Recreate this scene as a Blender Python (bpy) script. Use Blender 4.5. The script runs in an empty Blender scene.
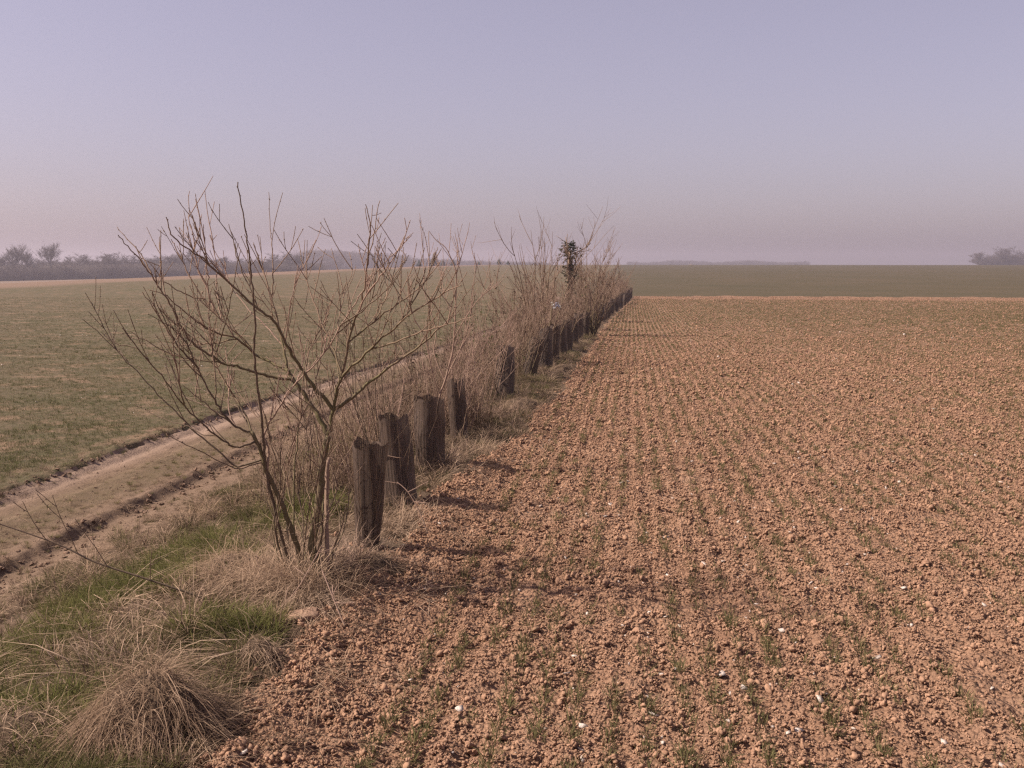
import bpy, math, random
import numpy as np
from mathutils import Vector, Euler

R = math.radians
rnd = random.Random(7)
rng = np.random.default_rng(11)
scene = bpy.context.scene
COL = scene.collection

# ------------------------------------------------------------------ camera
F_PX, CX, CY = 1000.0, 512.0, 384.0
EYE = 1.60
PITCH, YAW = 6.95, 6.79
cam_d = bpy.data.cameras.new('camera')
cam = bpy.data.objects.new('camera', cam_d)
COL.objects.link(cam)
cam_d.sensor_width = 36.0
cam_d.lens = 36.0 * F_PX / 1024.0
cam_d.clip_start, cam_d.clip_end = 0.05, 9000.0
cam.location = (0, 0, EYE)
cam.rotation_euler = (R(90 - PITCH), 0, R(YAW))
scene.camera = cam

# ------------------------------------------------------------------ sky + sun
SUN_EL = 44.0
SUN_DIR = Vector((-0.975, -0.22, 0)).normalized()          # towards the sun, on the ground plan
world = bpy.data.worlds.new('World')
scene.world = world
world.use_nodes = True
nt = world.node_tree
nt.nodes.clear()
sky = nt.nodes.new('ShaderNodeTexSky')
sky.sky_type = 'NISHITA'
sky.sun_disc = False
sky.sun_elevation = R(SUN_EL)
sky.sun_rotation = math.atan2(SUN_DIR.x, SUN_DIR.y)
sky.air_density, sky.dust_density, sky.ozone_density = 1.0, 1.9, 1.5
hs = nt.nodes.new('ShaderNodeHueSaturation')
hs.inputs['Saturation'].default_value = 0.68
tint = nt.nodes.new('ShaderNodeMix'); tint.data_type = 'RGBA'; tint.blend_type = 'MULTIPLY'
tint.inputs[0].default_value = 1.0
tint.inputs[7].default_value = (0.87, 0.72, 0.80, 1)
mixh = nt.nodes.new('ShaderNodeMix'); mixh.data_type = 'RGBA'
mixh.inputs[0].default_value = 0.19                          # thin high haze, even over the whole dome
mixh.inputs[7].default_value = (4.6, 3.95, 4.9, 1)
bg = nt.nodes.new('ShaderNodeBackground')
bg.inputs['Strength'].default_value = 0.078
wo = nt.nodes.new('ShaderNodeOutputWorld')
nt.links.new(sky.outputs[0], hs.inputs['Color'])
nt.links.new(hs.outputs[0], tint.inputs[6])
nt.links.new(tint.outputs[2], mixh.inputs[6])
nt.links.new(mixh.outputs[2], bg.inputs[0])
nt.links.new(bg.outputs[0], wo.inputs[0])

sun_d = bpy.data.lights.new('sun', 'SUN')
sun_d.energy, sun_d.angle, sun_d.color = 5.0, R(0.6), (1.0, 0.89, 0.77)
sun = bpy.data.objects.new('sun', sun_d)
COL.objects.link(sun)
sv = Vector((SUN_DIR.x * math.cos(R(SUN_EL)), SUN_DIR.y * math.cos(R(SUN_EL)), math.sin(R(SUN_EL))))
sun.rotation_euler = sv.to_track_quat('Z', 'Y').to_euler()
sun.location = sv * 50

vs = scene.view_settings
vs.view_transform, vs.look, vs.exposure, vs.gamma = 'Standard', 'None', 0.9, 1.0
vs.use_curve_mapping = False
scene.render.engine = 'CYCLES'
cy = scene.cycles
cy.max_bounces, cy.diffuse_bounces, cy.glossy_bounces = 5, 3, 2
cy.transmission_bounces, cy.transparent_max_bounces, cy.volume_bounces = 3, 12, 1
cy.use_denoising = False
cy.sample_clamp_indirect = 4.0
cy.sample_clamp_direct = 12.0
cy.filter_width = 1.35

# ------------------------------------------------------------------ helpers
_rot = np.array(cam.rotation_euler.to_matrix())
def ray(px, py):
    d = _rot @ np.array([(px - CX) / F_PX, -(py - CY) / F_PX, -1.0])
    return d
def at_y(px, py, y):
    "point on the ray of a pixel at a known distance y along the row"
    d = ray(px, py)
    return np.array([0, 0, EYE]) + d * (y / d[1])
def on_ground(px, py):
    d = ray(px, py)
    t = np.geomspace(2.0, 900, 6000)
    p = np.array([0, 0, EYE])[None] + d[None] * t[:, None]
    below = p[:, 2] < macro(p[:, 0], p[:, 1])
    return p[np.argmax(below)]

def _hash(ix, iy, s):
    ix = ix.astype(np.int64); iy = iy.astype(np.int64)
    n = (ix * 374761393 + iy * 668265263 + s * 1274126177) & 0xffffffff
    n = ((n ^ (n >> 13)) * 1103515245) & 0xffffffff
    n = ((n ^ (n >> 15)) * 2246822519) & 0xffffffff
    return ((n ^ (n >> 16)) & 0xffff) / 65535.0
def vnoise(x, y, s=0):
    ix, iy = np.floor(x), np.floor(y)
    fx, fy = x - ix, y - iy
    fx = fx * fx * (3 - 2 * fx); fy = fy * fy * (3 - 2 * fy)
    a, b = _hash(ix, iy, s), _hash(ix + 1, iy, s)
    c, d = _hash(ix, iy + 1, s), _hash(ix + 1, iy + 1, s)
    return (a + (b - a) * fx) * (1 - fy) + (c + (d - c) * fx) * fy
def fbm(x, y, s=0, o=3):
    t, a, n = 0, 0.5, 0
    for i in range(o):
        t = t + a * vnoise(x * 2 ** i, y * 2 ** i, s + i); n += a; a *= 0.5
    return t / n
def lumps(x, y, s=0):
    "rounded crumbs: 1 in the middle of a cell, 0 at its rim"
    ix, iy = np.floor(x), np.floor(y)
    best = np.full(np.shape(x), 9.0); hb = np.zeros(np.shape(x))
    for dx in (-1, 0, 1):
        for dy in (-1, 0, 1):
            cx, cy_ = ix + dx, iy + dy
            px = cx + _hash(cx, cy_, s); py = cy_ + _hash(cx, cy_, s + 5)
            d = (px - x) ** 2 + (py - y) ** 2
            m = d < best
            best = np.where(m, d, best); hb = np.where(m, _hash(cx, cy_, s + 9), hb)
    return np.clip(1 - best / 0.55, 0, 1) ** 0.6 * (0.25 + 0.75 * hb)
def ss(a, b, x):
    t = np.clip((x - a) / (b - a), 0, 1)
    return t * t * (3 - 2 * t)

# ---- lie of the land
_ty = np.arange(-200, 4000, 1.0)
_tz = np.interp(_ty, [-200, 0, 8, 16, 30, 45, 70, 110, 200, 320, 430, 520, 700, 1000, 4000],
                [0, 0, 0, -.13, -.5, -.65, -.72, -.6, -.1, .3, .4, .2, -4, -10, -10])
_k = np.ones(7) / 7
_tz[10:-10] = np.convolve(_tz, _k, 'same')[10:-10]
HEDGE_X = -1.5
def bend(y): return 1.0 * ss(34, 68, y)
def warp(y):
    return 0.10 * (vnoise(y * 0.35, y * 0 + 3.3, 21) - .5) + 0.25 * (vnoise(y * 0.08, y * 0 + 1.3, 22) - .5)
def macro(x, y):
    x = np.asarray(x, float); y = np.asarray(y, float)
    z = np.interp(y, _ty, _tz)
    near = 1 - ss(25, 100, y)
    xw = x + warp(y)
    z = z - 0.30 * near * ss(1.9, 3.5, -xw)
    z = z + 0.05 * near * np.exp(-((x - HEDGE_X) / .45) ** 2)
    # wheel rut on the hedge side, ledge of the crop on the far side
    z = z - near * (.028 + .045 * vnoise(y * 1.1, y * 0 + .7, 24)) * ss(-3.99, -3.90, xw) * (1 - ss(-3.88, -3.45, xw))
    z = z + near * (.018 + .045 * vnoise(y * .9, y * 0 + .2, 25)) * (1 - ss(-5.17, -5.11, xw))
    z = z - 0.035 * near * ss(-5.1, -5.0, xw) * (1 - ss(-4.75, -4.55, xw))
    z = z - 6.0 * (1 - np.exp(-np.maximum(0, -x - 66) / 75)) + 9.5 * ss(380, 900, -x)
    z = z + 0.10 * (vnoise(x * .05, y * .05, 31) - .5) * ss(15, 60, np.hypot(x, y))
    return z
def edge_soil(x, y):   # >0 on the tilled side
    return x + (np.interp(y, [0, 6.3, 8, 11.5, 70], [1.33, 1.30, 1.08, .85, .85]) - bend(y)) + 0.26 * (fbm(x * 1.1, y * 1.1, 41) - .5) + 0.16 * (fbm(x * 6, y * 6, 44) - .5)
def region(x, y):
    xw = x + warp(y) + 0.10 * (fbm(x * 4, y * 4, 43) - .5)
    r = np.zeros(np.shape(x), int)                      # 0 tilled field
    es = edge_soil(x, y)
    r[es < 0] = 1                                       # 1 verge
    r[xw < -3.42] = 2                                   # 2 track
    r[xw < -5.14] = 3                                   # 3 left crop
    yb = 70 + 6.0 * (fbm(x * .07, y * .0 + 2.0, 47) - .5) + 5.0 * (fbm(x * .9, y * .2, 48) - .5)
    r[(y > yb) & (x > -4.5)] = 4                        # 4 far crop
    r[(y > yb) & (x <= -4.5)] = 3
    return r
def micro(x, y, r):
    fade = 1 - ss(40, 80, y)
    fade = fade * (1 - ss(18, 45, np.abs(x)))
    clod = 0.022 * lumps(x * 13, y * 13, 51) + 0.034 * lumps(x * 6, y * 6, 52) * vnoise(x * 2.5, y * 2.5, 53) * 1.6 \
        + 0.012 * lumps(x * 27, y * 27, 54) + 0.03 * (fbm(x * 1.3, y * 1.3, 55) - .5)
    clod = clod - 0.006 * np.cos(2 * math.pi * x / 0.125)
    clod = clod + 0.035 * np.exp(-((edge_soil(x, y) - 0.12) / .13) ** 2) * (.3 + fbm(x * 3, y * 3, 56))
    verge = 0.10 * (fbm(x * 1.6, y * 1.6, 61) - .55) + 0.03 * lumps(x * 7, y * 7, 62)
    xw = x + warp(y)
    lip = np.exp(-((xw + 3.97) / .10) ** 2) + np.exp(-((xw + 5.22) / .10) ** 2) + .5 * np.exp(-((xw + 3.7) / .14) ** 2)
    track = 0.026 * (fbm(x * 5, y * 2.2, 71) - .5) + 0.010 * lumps(x * 16, y * 16, 72) + 0.032 * lip * lumps(x * 11, y * 11, 73)
    left = 0.016 * lumps(x * 9, y * 9, 81) + 0.02 * (fbm(x * 2, y * 2, 82) - .5) + 0.032 * lip * lumps(x * 11, y * 11, 73)
    far = 0.05 * (fbm(x * .8, y * .8, 91) - .5)
    m = np.choose(r, [clod, verge, track, left, far])
    return m * np.where(r == 4, 1.0, fade)
def ground_z(x, y):
    x = np.atleast_1d(np.asarray(x, float)); y = np.atleast_1d(np.asarray(y, float))
    return macro(x, y) + micro(x, y, region(x, y))

# ---- scene graph helpers
def tag(o, label=None, cat=None, group=None, kind=None):
    if label: o['label'] = label
    if cat: o['category'] = cat
    if group: o['group'] = group
    if kind: o['kind'] = kind
    return o
def empty(name, loc):
    o = bpy.data.objects.new(name, None)
    o.empty_display_size = 0.2
    COL.objects.link(o); o.location = loc
    return o
def np_mesh(name, v, quads=None, tris=None, mat=None, attrs=None, smooth=True):
    me = bpy.data.meshes.new(name)
    v = np.asarray(v, np.float32)
    q = np.zeros((0, 4), np.int32) if quads is None else np.asarray(quads, np.int32).reshape(-1, 4)
    t = np.zeros((0, 3), np.int32) if tris is None else np.asarray(tris, np.int32).reshape(-1, 3)
    me.vertices.add(len(v)); me.vertices.foreach_set('co', v.ravel())
    nl = len(q) * 4 + len(t) * 3
    me.loops.add(nl); me.polygons.add(len(q) + len(t))
    me.loops.foreach_set('vertex_index', np.concatenate([q.ravel(), t.ravel()]).astype(np.int32))
    start = np.concatenate([np.arange(len(q)) * 4, len(q) * 4 + np.arange(len(t)) * 3]).astype(np.int32)
    me.polygons.foreach_set('loop_start', start)
    me.update(calc_edges=True)
    me.validate()
    if smooth:
        me.polygons.foreach_set('use_smooth', np.ones(len(me.polygons), bool))
    for k, a in (attrs or {}).items():
        at = me.attributes.new(k, 'FLOAT', 'POINT'); at.data.foreach_set('value', np.asarray(a, np.float32))
    if mat: me.materials.append(mat)
    return me
def obj(name, me, parent=None):
    o = bpy.data.objects.new(name, me); COL.objects.link(o)
    if parent:
        o.parent = parent
    return o

class MB:
    "collects tubes, blades and solids into one mesh"
    def __init__(self): self.v, self.q, self.t, self.a, self.n = [], [], [], [], 0
    def add(self, v, q=None, t=None, a=0.0):
        v = np.asarray(v, float).reshape(-1, 3)
        self.v.append(v)
        if q is not None and len(q): self.q.append(np.asarray(q).reshape(-1, 4) + self.n)
        if t is not None and len(t): self.t.append(np.asarray(t).reshape(-1, 3) + self.n)
        self.a.append(np.broadcast_to(np.asarray(a, float), (len(v),)))
        self.n += len(v)
    def tube(self, pts, rad, sides=5, a=(0, 1)):
        p = np.asarray(pts, float); n = len(p)
        rad = np.broadcast_to(np.asarray(rad, float), (n,))
        tg = np.gradient(p, axis=0); tg /= np.linalg.norm(tg, axis=1)[:, None] + 1e-9
        ref = np.array([0.13, 0.21, 1.0]) if abs(tg[:, 2]).mean() < .8 else np.array([1.0, .17, .1])
        u = np.cross(tg, ref); u /= np.linalg.norm(u, axis=1)[:, None] + 1e-9
        w = np.cross(tg, u)
        an = np.arange(sides) * 2 * math.pi / sides
        ring = p[:, None] + rad[:, None, None] * (u[:, None] * np.cos(an)[None, :, None] + w[:, None] * np.sin(an)[None, :, None])
        i, j = np.meshgrid(np.arange(n - 1), np.arange(sides), indexing='ij')
        q = np.stack([i * sides + j, i * sides + (j + 1) % sides, (i + 1) * sides + (j + 1) % sides, (i + 1) * sides + j], -1)
        t = None
        aa = np.repeat(np.linspace(a[0], a[1], n), sides)
        v = ring.reshape(-1, 3)
        if rad[-1] > 0.0045:
            k = len(v); v = np.vstack([v, p[-1:]]); aa = np.append(aa, a[1])
            b = (n - 1) * sides
            t = [[b + j_, b + (j_ + 1) % sides, k] for j_ in range(sides)]
        self.add(v, q, t, aa)
    def bud(self, p, d, r, a=1.0):
        d = d / (np.linalg.norm(d) + 1e-9)
        u = np.cross(d, [0.3, 0.5, .81]); u /= np.linalg.norm(u) + 1e-9
        w = np.cross(d, u)
        v = [p - d * r * .6, p + u * r * .7, p + w * r * .7, p - u * r * .7, p - w * r * .7, p + d * r * 1.7]
        self.add(v, None, [[0, 2, 1], [0, 3, 2], [0, 4, 3], [0, 1, 4], [5, 1, 2], [5, 2, 3], [5, 3, 4], [5, 4, 1]], a)
    def blade(self, base, d, length, width, droop, segs=3, a=(0, 1), side=None):
        t = np.linspace(0, 1, segs + 1)
        d = np.asarray(d, float); d = d / np.linalg.norm(d)
        h = np.array([d[0], d[1], 0]); h = h / (np.linalg.norm(h) + 1e-6)
        c = np.asarray(base)[None] + d[None] * (t * length)[:, None] + (h[None] * .5 - np.array([0, 0, 1.])[None]) * (droop * length * t ** 2)[:, None]
        if side is None:
            s = np.array([-h[1], h[0], 0.0]) if np.linalg.norm(h) > .1 else np.array([1., 0, 0])
            an = rnd.uniform(-1.2, 1.2); s = s * math.cos(an) + np.array([h[0], h[1], 0]) * math.sin(an)
        else: s = side
        wv = width * .5 * (1 - t ** 2 * .92)
        v = np.concatenate([c - s[None] * wv[:, None], c + s[None] * wv[:, None]])
        n = segs + 1; i = np.arange(segs)
        q = np.stack([i, i + n, i + 1 + n, i + 1], -1)
        self.add(v, q, None, np.tile(np.linspace(a[0], a[1], n), 2))
    def mesh(self, name, mat, smooth=True):
        return np_mesh(name, np.vstack(self.v), np.vstack(self.q) if self.q else None, np.vstack(self.t) if self.t else None,
                       mat, {'tip': np.concatenate(self.a)}, smooth)

# ------------------------------------------------------------------ materials
ALBEDO = 0.74          # all surface colours were picked a little bright
class N:
    def __init__(self, name):
        self.m = bpy.data.materials.new(name); self.m.use_nodes = True
        self.t = self.m.node_tree; self.t.nodes.clear()
        self.out = self.t.nodes.new('ShaderNodeOutputMaterial')
    def n(self, typ, **kw):
        x = self.t.nodes.new(typ)
        for k, v in kw.items(): setattr(x, k, v)
        return x
    def l(self, a, b): self.t.links.new(a, b)
    def noise(self, vec, scale, detail=4, rough=.6):
        x = self.n('ShaderNodeTexNoise'); x.inputs['Scale'].default_value = scale
        x.inputs['Detail'].default_value = detail; x.inputs['Roughness'].default_value = rough
        if vec: self.l(vec, x.inputs['Vector'])
        return x.outputs['Fac']
    def ramp(self, fac, stops):
        x = self.n('ShaderNodeValToRGB'); e = x.color_ramp.elements
        while len(e) < len(stops): e.new(.5)
        for i, (p, c) in enumerate(stops):
            e[i].position = p; e[i].color = (c, c, c, 1) if isinstance(c, (int, float)) else (*c, 1)
        self.l(fac, x.inputs[0]); return x.outputs[0]
    def mix(self, fac, a, b, mode='MIX'):
        x = self.n('ShaderNodeMix', data_type='RGBA', blend_type=mode)
        for s, v in ((0, fac), (6, a), (7, b)):
            if isinstance(v, (int, float)): x.inputs[s].default_value = v
            elif isinstance(v, tuple): x.inputs[s].default_value = (*(q * ALBEDO for q in v), 1)
            else: self.l(v, x.inputs[s])
        return x.outputs[2]
    def math(self, op, a, b=0.0, c=0.0):
        x = self.n('ShaderNodeMath', operation=op)
        for s, v in enumerate((a, b, c)):
            if isinstance(v, (int, float)): x.inputs[s].default_value = v
            else: self.l(v, x.inputs[s])
        return x.outputs[0]
    def pos(self): return self.n('ShaderNodeNewGeometry').outputs['Position']
    def objco(self): return self.n('ShaderNodeTexCoord').outputs['Object']
    def rand(self): return self.n('ShaderNodeObjectInfo').outputs['Random']
    def attr(self, name):
        x = self.n('ShaderNodeAttribute'); x.attribute_name = name; return x.outputs['Fac']
    def bsdf(self, col, rough=.9, spec=.2, bump=None, bs=.5, bd=.01):
        x = self.n('ShaderNodeBsdfPrincipled')
        if isinstance(col, tuple): x.inputs['Base Color'].default_value = (*col, 1)
        else: self.l(col, x.inputs['Base Color'])
        x.inputs['Roughness'].default_value = rough
        x.inputs['Specular IOR Level'].default_value = spec
        if bump is not None:
            b = self.n('ShaderNodeBump'); b.inputs['Strength'].default_value = bs; b.inputs['Distance'].default_value = bd
            self.l(bump, b.inputs['Height']); self.l(b.outputs[0], x.inputs['Normal'])
        self.l(x.outputs[0], self.out.inputs['Surface'])
        return x
    def leaf(self, col, trans=.3, rough=.7):
        d = self.n('ShaderNodeBsdfDiffuse'); t = self.n('ShaderNodeBsdfTranslucent'); m = self.n('ShaderNodeMixShader')
        self.l(col, d.inputs[0]); self.l(col, t.inputs[0]); m.inputs[0].default_value = trans
        self.l(d.outputs[0], m.inputs[1]); self.l(t.outputs[0], m.inputs[2]); self.l(m.outputs[0], self.out.inputs['Surface'])

SOIL_A, SOIL_B, SOIL_C = (0.400, 0.231, 0.147), (0.265, 0.148, 0.094), (0.49, 0.315, 0.215)
def soil_material():
    n = N('tilled_soil'); p = n.pos()
    big = n.noise(p, .35, 3); mid = n.noise(p, 3.0, 5); fine = n.noise(p, 40, 6, .7)
    c = n.mix(n.ramp(mid, [(.3, 0.), (.7, 1.)]), SOIL_B, SOIL_A)
    c = n.mix(n.ramp(fine, [(.45, 0.), (.75, .6)]), c, SOIL_C)
    c = n.mix(n.ramp(big, [(.35, 0.), (.65, .55)]), c, SOIL_B)
    c = n.mix(n.ramp(n.noise(p, 1.1, 4), [(.5, 0.), (.75, .5)]), c, SOIL_C)
    # sparse seedlings drilled in rows, for the distance where single plants are too small
    sx = n.n('ShaderNodeSeparateXYZ'); n.l(p, sx.inputs[0])
    row = n.math('SINE', n.math('MULTIPLY', sx.outputs[0], 2 * math.pi / 0.125))
    row = n.ramp(row, [(.55, 0.), (.95, 1.)])
    far = n.n('ShaderNodeMapRange'); n.l(sx.outputs[1], far.inputs[0])
    far.inputs[1].default_value = 14; far.inputs[2].default_value = 45; far.inputs[3].default_value = 0; far.inputs[4].default_value = .40
    hl = n.n('ShaderNodeMapRange'); n.l(n.math('ADD', sx.outputs[1], n.math('MULTIPLY', n.noise(p, .12, 3), 14.)), hl.inputs[0])
    hl.inputs[1].default_value = 62; hl.inputs[2].default_value = 70; hl.inputs[3].default_value = 1; hl.inputs[4].default_value = .25
    far_o = n.math('MULTIPLY', far.outputs[0], hl.outputs[0])
    cover = n.math('MULTIPLY', far_o, n.ramp(n.noise(p, .22, 4), [(.32, .25), (.62, 1.)]))
    c = n.mix(cover, c, (.15, .125, .068))
    vo = n.n('ShaderNodeTexVoronoi'); vo.inputs['Scale'].default_value = 62; n.l(p, vo.inputs['Vector'])
    vo2 = n.n('ShaderNodeTexVoronoi'); vo2.inputs['Scale'].default_value = 27; n.l(p, vo2.inputs['Vector'])
    h = n.math('ADD', n.math('MULTIPLY', n.noise(p, 70, 5, .7), .5), n.math('MULTIPLY', vo.outputs['Distance'], -.7))
    h = n.math('ADD', h, n.math('MULTIPLY', vo2.outputs['Distance'], -1.2))
    n.bsdf(c, .95, .1, h, 1.0, .030)
    return n.m
def clod_material(name='soil_clod', lo=SOIL_B, hi=SOIL_A, pale=SOIL_C):
    n = N(name); p = n.objco()
    r = n.rand()
    c = n.mix(r, lo, hi)
    c = n.mix(n.ramp(n.noise(p, 3.0, 4), [(.4, 0.), (.75, .7)]), c, pale)
    n.bsdf(c, .95, .1)
    return n.m
def flint_material():
    n = N('flint'); p = n.objco()
    c = n.mix(n.ramp(n.noise(p, 2.5, 3), [(.45, 0.), (.6, 1.)]), (.62, .54, .48), (.42, .31, .24))
    n.bsdf(c, .6, .3)
    return n.m
def crop_ground(name, green_lo, green_hi, scale=.25):
    n = N(name); p = n.pos()
    big = n.noise(p, .03, 4); mid = n.noise(p, scale, 5); fine = n.noise(p, 9, 5, .75)
    soil = n.mix(n.ramp(fine, [(.35, 0.), (.7, 1.)]), (.12, .083, .055), (.20, .138, .094))
    g = n.mix(n.ramp(n.noise(p, 30, 4), [(.3, 0.), (.7, 1.)]), green_lo, green_hi)
    cov = n.math('ADD', n.math('MULTIPLY', n.ramp(fine, [(.38, 1.), (.6, 0.)]), .50),
                 n.math('MULTIPLY', n.ramp(mid, [(.3, 0.), (.7, 1.)]), .42))
    cov = n.math('ADD', cov, n.math('MULTIPLY', n.ramp(big, [(.35, 0.), (.65, 1.)]), .25))
    c = n.mix(cov, soil, g)
    return n, p, c
def left_material():
    n, p, c = crop_ground('left_crop_ground', (.076, .074, .034), (.110, .100, .049))
    c = n.mix(n.ramp(n.noise(p, 1.6, 5, .65), [(.52, 0.), (.68, .75)]), c, (.29, .185, .125))
    sx = n.n('ShaderNodeSeparateXYZ'); n.l(p, sx.inputs[0])
    e = n.n('ShaderNodeMapRange'); n.l(n.math('ADD', sx.outputs[0], n.math('MULTIPLY', n.noise(p, .08, 3), 8.)), e.inputs[0])
    e.inputs[1].default_value = -49; e.inputs[2].default_value = -54; e.inputs[3].default_value = 0; e.inputs[4].default_value = .9
    c = n.mix(e.outputs[0], c, (.235, .155, .112))
    far = n.n('ShaderNodeMapRange'); n.l(sx.outputs[0], far.inputs[0])
    far.inputs[1].default_value = -120; far.inputs[2].default_value = -330; far.inputs[3].default_value = 0; far.inputs[4].default_value = 1
    c = n.mix(far.outputs[0], c, (.20, .15, .09))
    n.bsdf(c, .95, .1, n.noise(p, 25, 6, .7), .8, .03)
    return n.m
def far_material():
    n, p, c = crop_ground('far_crop_ground', (.058, .056, .028), (.086, .072, .038), .12)
    c = n.mix(.5, c, (.074, .062, .033))
    n.bsdf(c, .95, .1, n.noise(p, 8, 6, .7), .6, .05)
    return n.m
def track_material():
    n = N('track_earth'); p = n.pos()
    mp = n.n('ShaderNodeMapping'); mp.inputs['Scale'].default_value = (1, .35, 1); n.l(p, mp.inputs[0])
    a = n.noise(mp.outputs[0], 3.5, 5); f = n.noise(p, 45, 5, .7)
    c = n.mix(n.ramp(a, [(.35, 0.), (.7, 1.)]), (.155, .103, .070), (.235, .158, .110))
    sx = n.n('ShaderNodeSeparateXYZ'); n.l(p, sx.inputs[0])
    xx = n.math('ADD', sx.outputs[0], n.math('MULTIPLY', n.noise(mp.outputs[0], 1.2, 4), .5))
    strip = n.ramp(n.math('MULTIPLY', n.math('ADD', xx, 5.6), .5), [(.18, 0.), (.30, 1.), (.42, 1.), (.52, 0.)])
    c = n.mix(n.math('MULTIPLY', strip, .75), c, (.38, .265, .20))
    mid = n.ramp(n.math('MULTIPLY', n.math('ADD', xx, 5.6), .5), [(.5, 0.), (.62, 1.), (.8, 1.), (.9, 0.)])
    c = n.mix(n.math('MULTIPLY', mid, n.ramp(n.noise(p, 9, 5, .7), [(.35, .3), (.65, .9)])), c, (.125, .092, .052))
    c = n.mix(n.ramp(f, [(.55, 0.), (.75, .5)]), c, (.32, .225, .165))
    n.bsdf(c, .95, .1, n.math('ADD', f, n.noise(p, 12, 4)), .8, .015)
    return n.m
def verge_material():
    n = N('verge_earth'); p = n.pos()
    c = n.mix(n.ramp(n.noise(p, 3, 5), [(.35, 0.), (.7, 1.)]), (.085, .058, .038), (.17, .115, .078))
    c = n.mix(n.ramp(n.noise(p, 30, 5, .7), [(.45, 0.), (.7, .7)]), c, (.23, .16, .112))
    n.bsdf(c, .95, .1, n.noise(p, 40, 6, .7), .9, .02)
    return n.m
def straw_material(name, lo, hi, root, trans=.25):
    n = N(name)
    c = n.mix(n.rand(), lo, hi)
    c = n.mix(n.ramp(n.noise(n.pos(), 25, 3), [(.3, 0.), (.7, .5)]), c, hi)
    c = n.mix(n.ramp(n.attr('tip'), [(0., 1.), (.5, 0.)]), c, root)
    n.leaf(c, trans)
    return n.m
def bark_material(name, base, tipc, moss=None, mossamt=.0):
    n = N(name); p = n.pos()
    c = n.mix(n.ramp(n.attr('tip'), [(.15, 0.), (.75, 1.)]), base, tipc)
    c = n.mix(n.ramp(n.noise(p, 60, 4, .7), [(.4, 0.), (.75, .45)]), c, tuple(min(1, x * 1.7) for x in base))
    if moss:
        c = n.mix(n.math('MULTIPLY', n.ramp(n.noise(p, 9, 4), [(.35, 0.), (.6, mossamt)]), n.ramp(n.attr('tip'), [(.3, 1.), (.7, 0.)])), c, moss)
    n.bsdf(c, .8, .2, n.noise(p, 180, 4), .4, .003)
    return n.m
M_soil, M_clod, M_flint = soil_material(), clod_material(), flint_material()
M_shade_dark = clod_material('shade_dark_clod', (.14, .09, .064), (.23, .147, .102), (.31, .20, .145))  # shade of the rut edges put into the clod colour, darker than field soil
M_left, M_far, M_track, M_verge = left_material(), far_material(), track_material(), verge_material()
M_dry = straw_material('dry_grass_blade', (.34, .225, .145), (.60, .43, .31), (.09, .056, .035))
M_grey = straw_material('grey_dead_grass_blade', (.15, .098, .064), (.34, .235, .165), (.06, .040, .027))
M_brown = straw_material('brown_matted_blade', (.105, .068, .046), (.25, .165, .112), (.04, .027, .019))
M_green = straw_material('green_grass_blade', (.125, .138, .042), (.24, .215, .088), (.16, .12, .06), .4)
M_olive = straw_material('olive_grass_blade', (.085, .088, .034), (.19, .165, .075), (.09, .065, .035), .35)
M_wheat = straw_material('seedling_blade', (.13, .13, .052), (.21, .185, .090), (.22, .15, .08), .35)
M_crop = straw_material('crop_blade', (.083, .096, .035), (.142, .138, .056), (.13, .095, .05), .3)
M_weed = straw_material('dead_weed_stalk', (.24, .158, .112), (.44, .30, .225), (.18, .115, .08), .1)
M_bark = bark_material('shrub_bark', (.15, .108, .066), (.27, .175, .125), (.15, .135, .052), .6)
M_bark_red = bark_material('reddish_shrub_bark', (.115, .082, .052), (.18, .122, .086))
M_bark_pale = bark_material('pale_shrub_bark', (.30, .20, .145), (.36, .235, .18))
M_hedge = bark_material('hedge_twig_bark', (.17, .115, .075), (.29, .19, .14), (.16, .14, .06), .5)
M_tree = bark_material('far_tree_bark', (.065, .050, .043), (.085, .065, .055))
def leaf_simple(name, a, b, trans=.2):
    n = N(name); n.leaf(n.mix(n.ramp(n.noise(n.pos(), 7, 3), [(.3, 0.), (.7, 1.)]), a, b), trans); return n.m
M_conifer = leaf_simple('conifer_needles', (.028, .042, .026), (.05, .068, .04))
M_ivy = leaf_simple('ivy_leaf', (.045, .052, .030), (.095, .098, .058))
M_deadleaf = leaf_simple('withered_leaf', (.045, .026, .018), (.09, .052, .034))
M_bramble = leaf_simple('bramble_leaf', (.055, .065, .026), (.10, .10, .045))

# ------------------------------------------------------------------ the ground, one continuous sheet cut by land use
def axis_fine(lo, hi, step, grow, far):
    mid = list(np.arange(lo, hi + 1e-6, step)); s = step; r = []; x = mid[-1]
    while x < far: s *= grow; x += s; r.append(x)
    s = step; l = []; x = mid[0]
    while x > -far: s *= grow; x -= s; l.append(x)
    return np.array(l[::-1] + mid + r)
xs = axis_fine(-5.6, 4.4, 0.026, 1.036, 2500)
ys = [2.5]
while ys[-1] < 75: ys.append(ys[-1] + max(0.016, 0.0052 * ys[-1]))
s = 0.4
while ys[-1] < 2500: s *= 1.035; ys.append(ys[-1] + s)
back = [2.5]; s = .03
while back[-1] > -60: s *= 1.12; back.append(back[-1] - s)
ys = np.array(back[:0:-1] + ys)
GX, GY = np.meshgrid(xs, ys)
reg_v = region(GX, GY)
GZ = macro(GX, GY) + micro(GX, GY, reg_v)
nx, ny = len(xs), len(ys)
allv = np.stack([GX, GY, GZ], -1).reshape(-1, 3)
ii, jj = np.meshgrid(np.arange(ny - 1), np.arange(nx - 1), indexing='ij')
quads = np.stack([ii * nx + jj, ii * nx + jj + 1, (ii + 1) * nx + jj + 1, (ii + 1) * nx + jj], -1).reshape(-1, 4)
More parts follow.
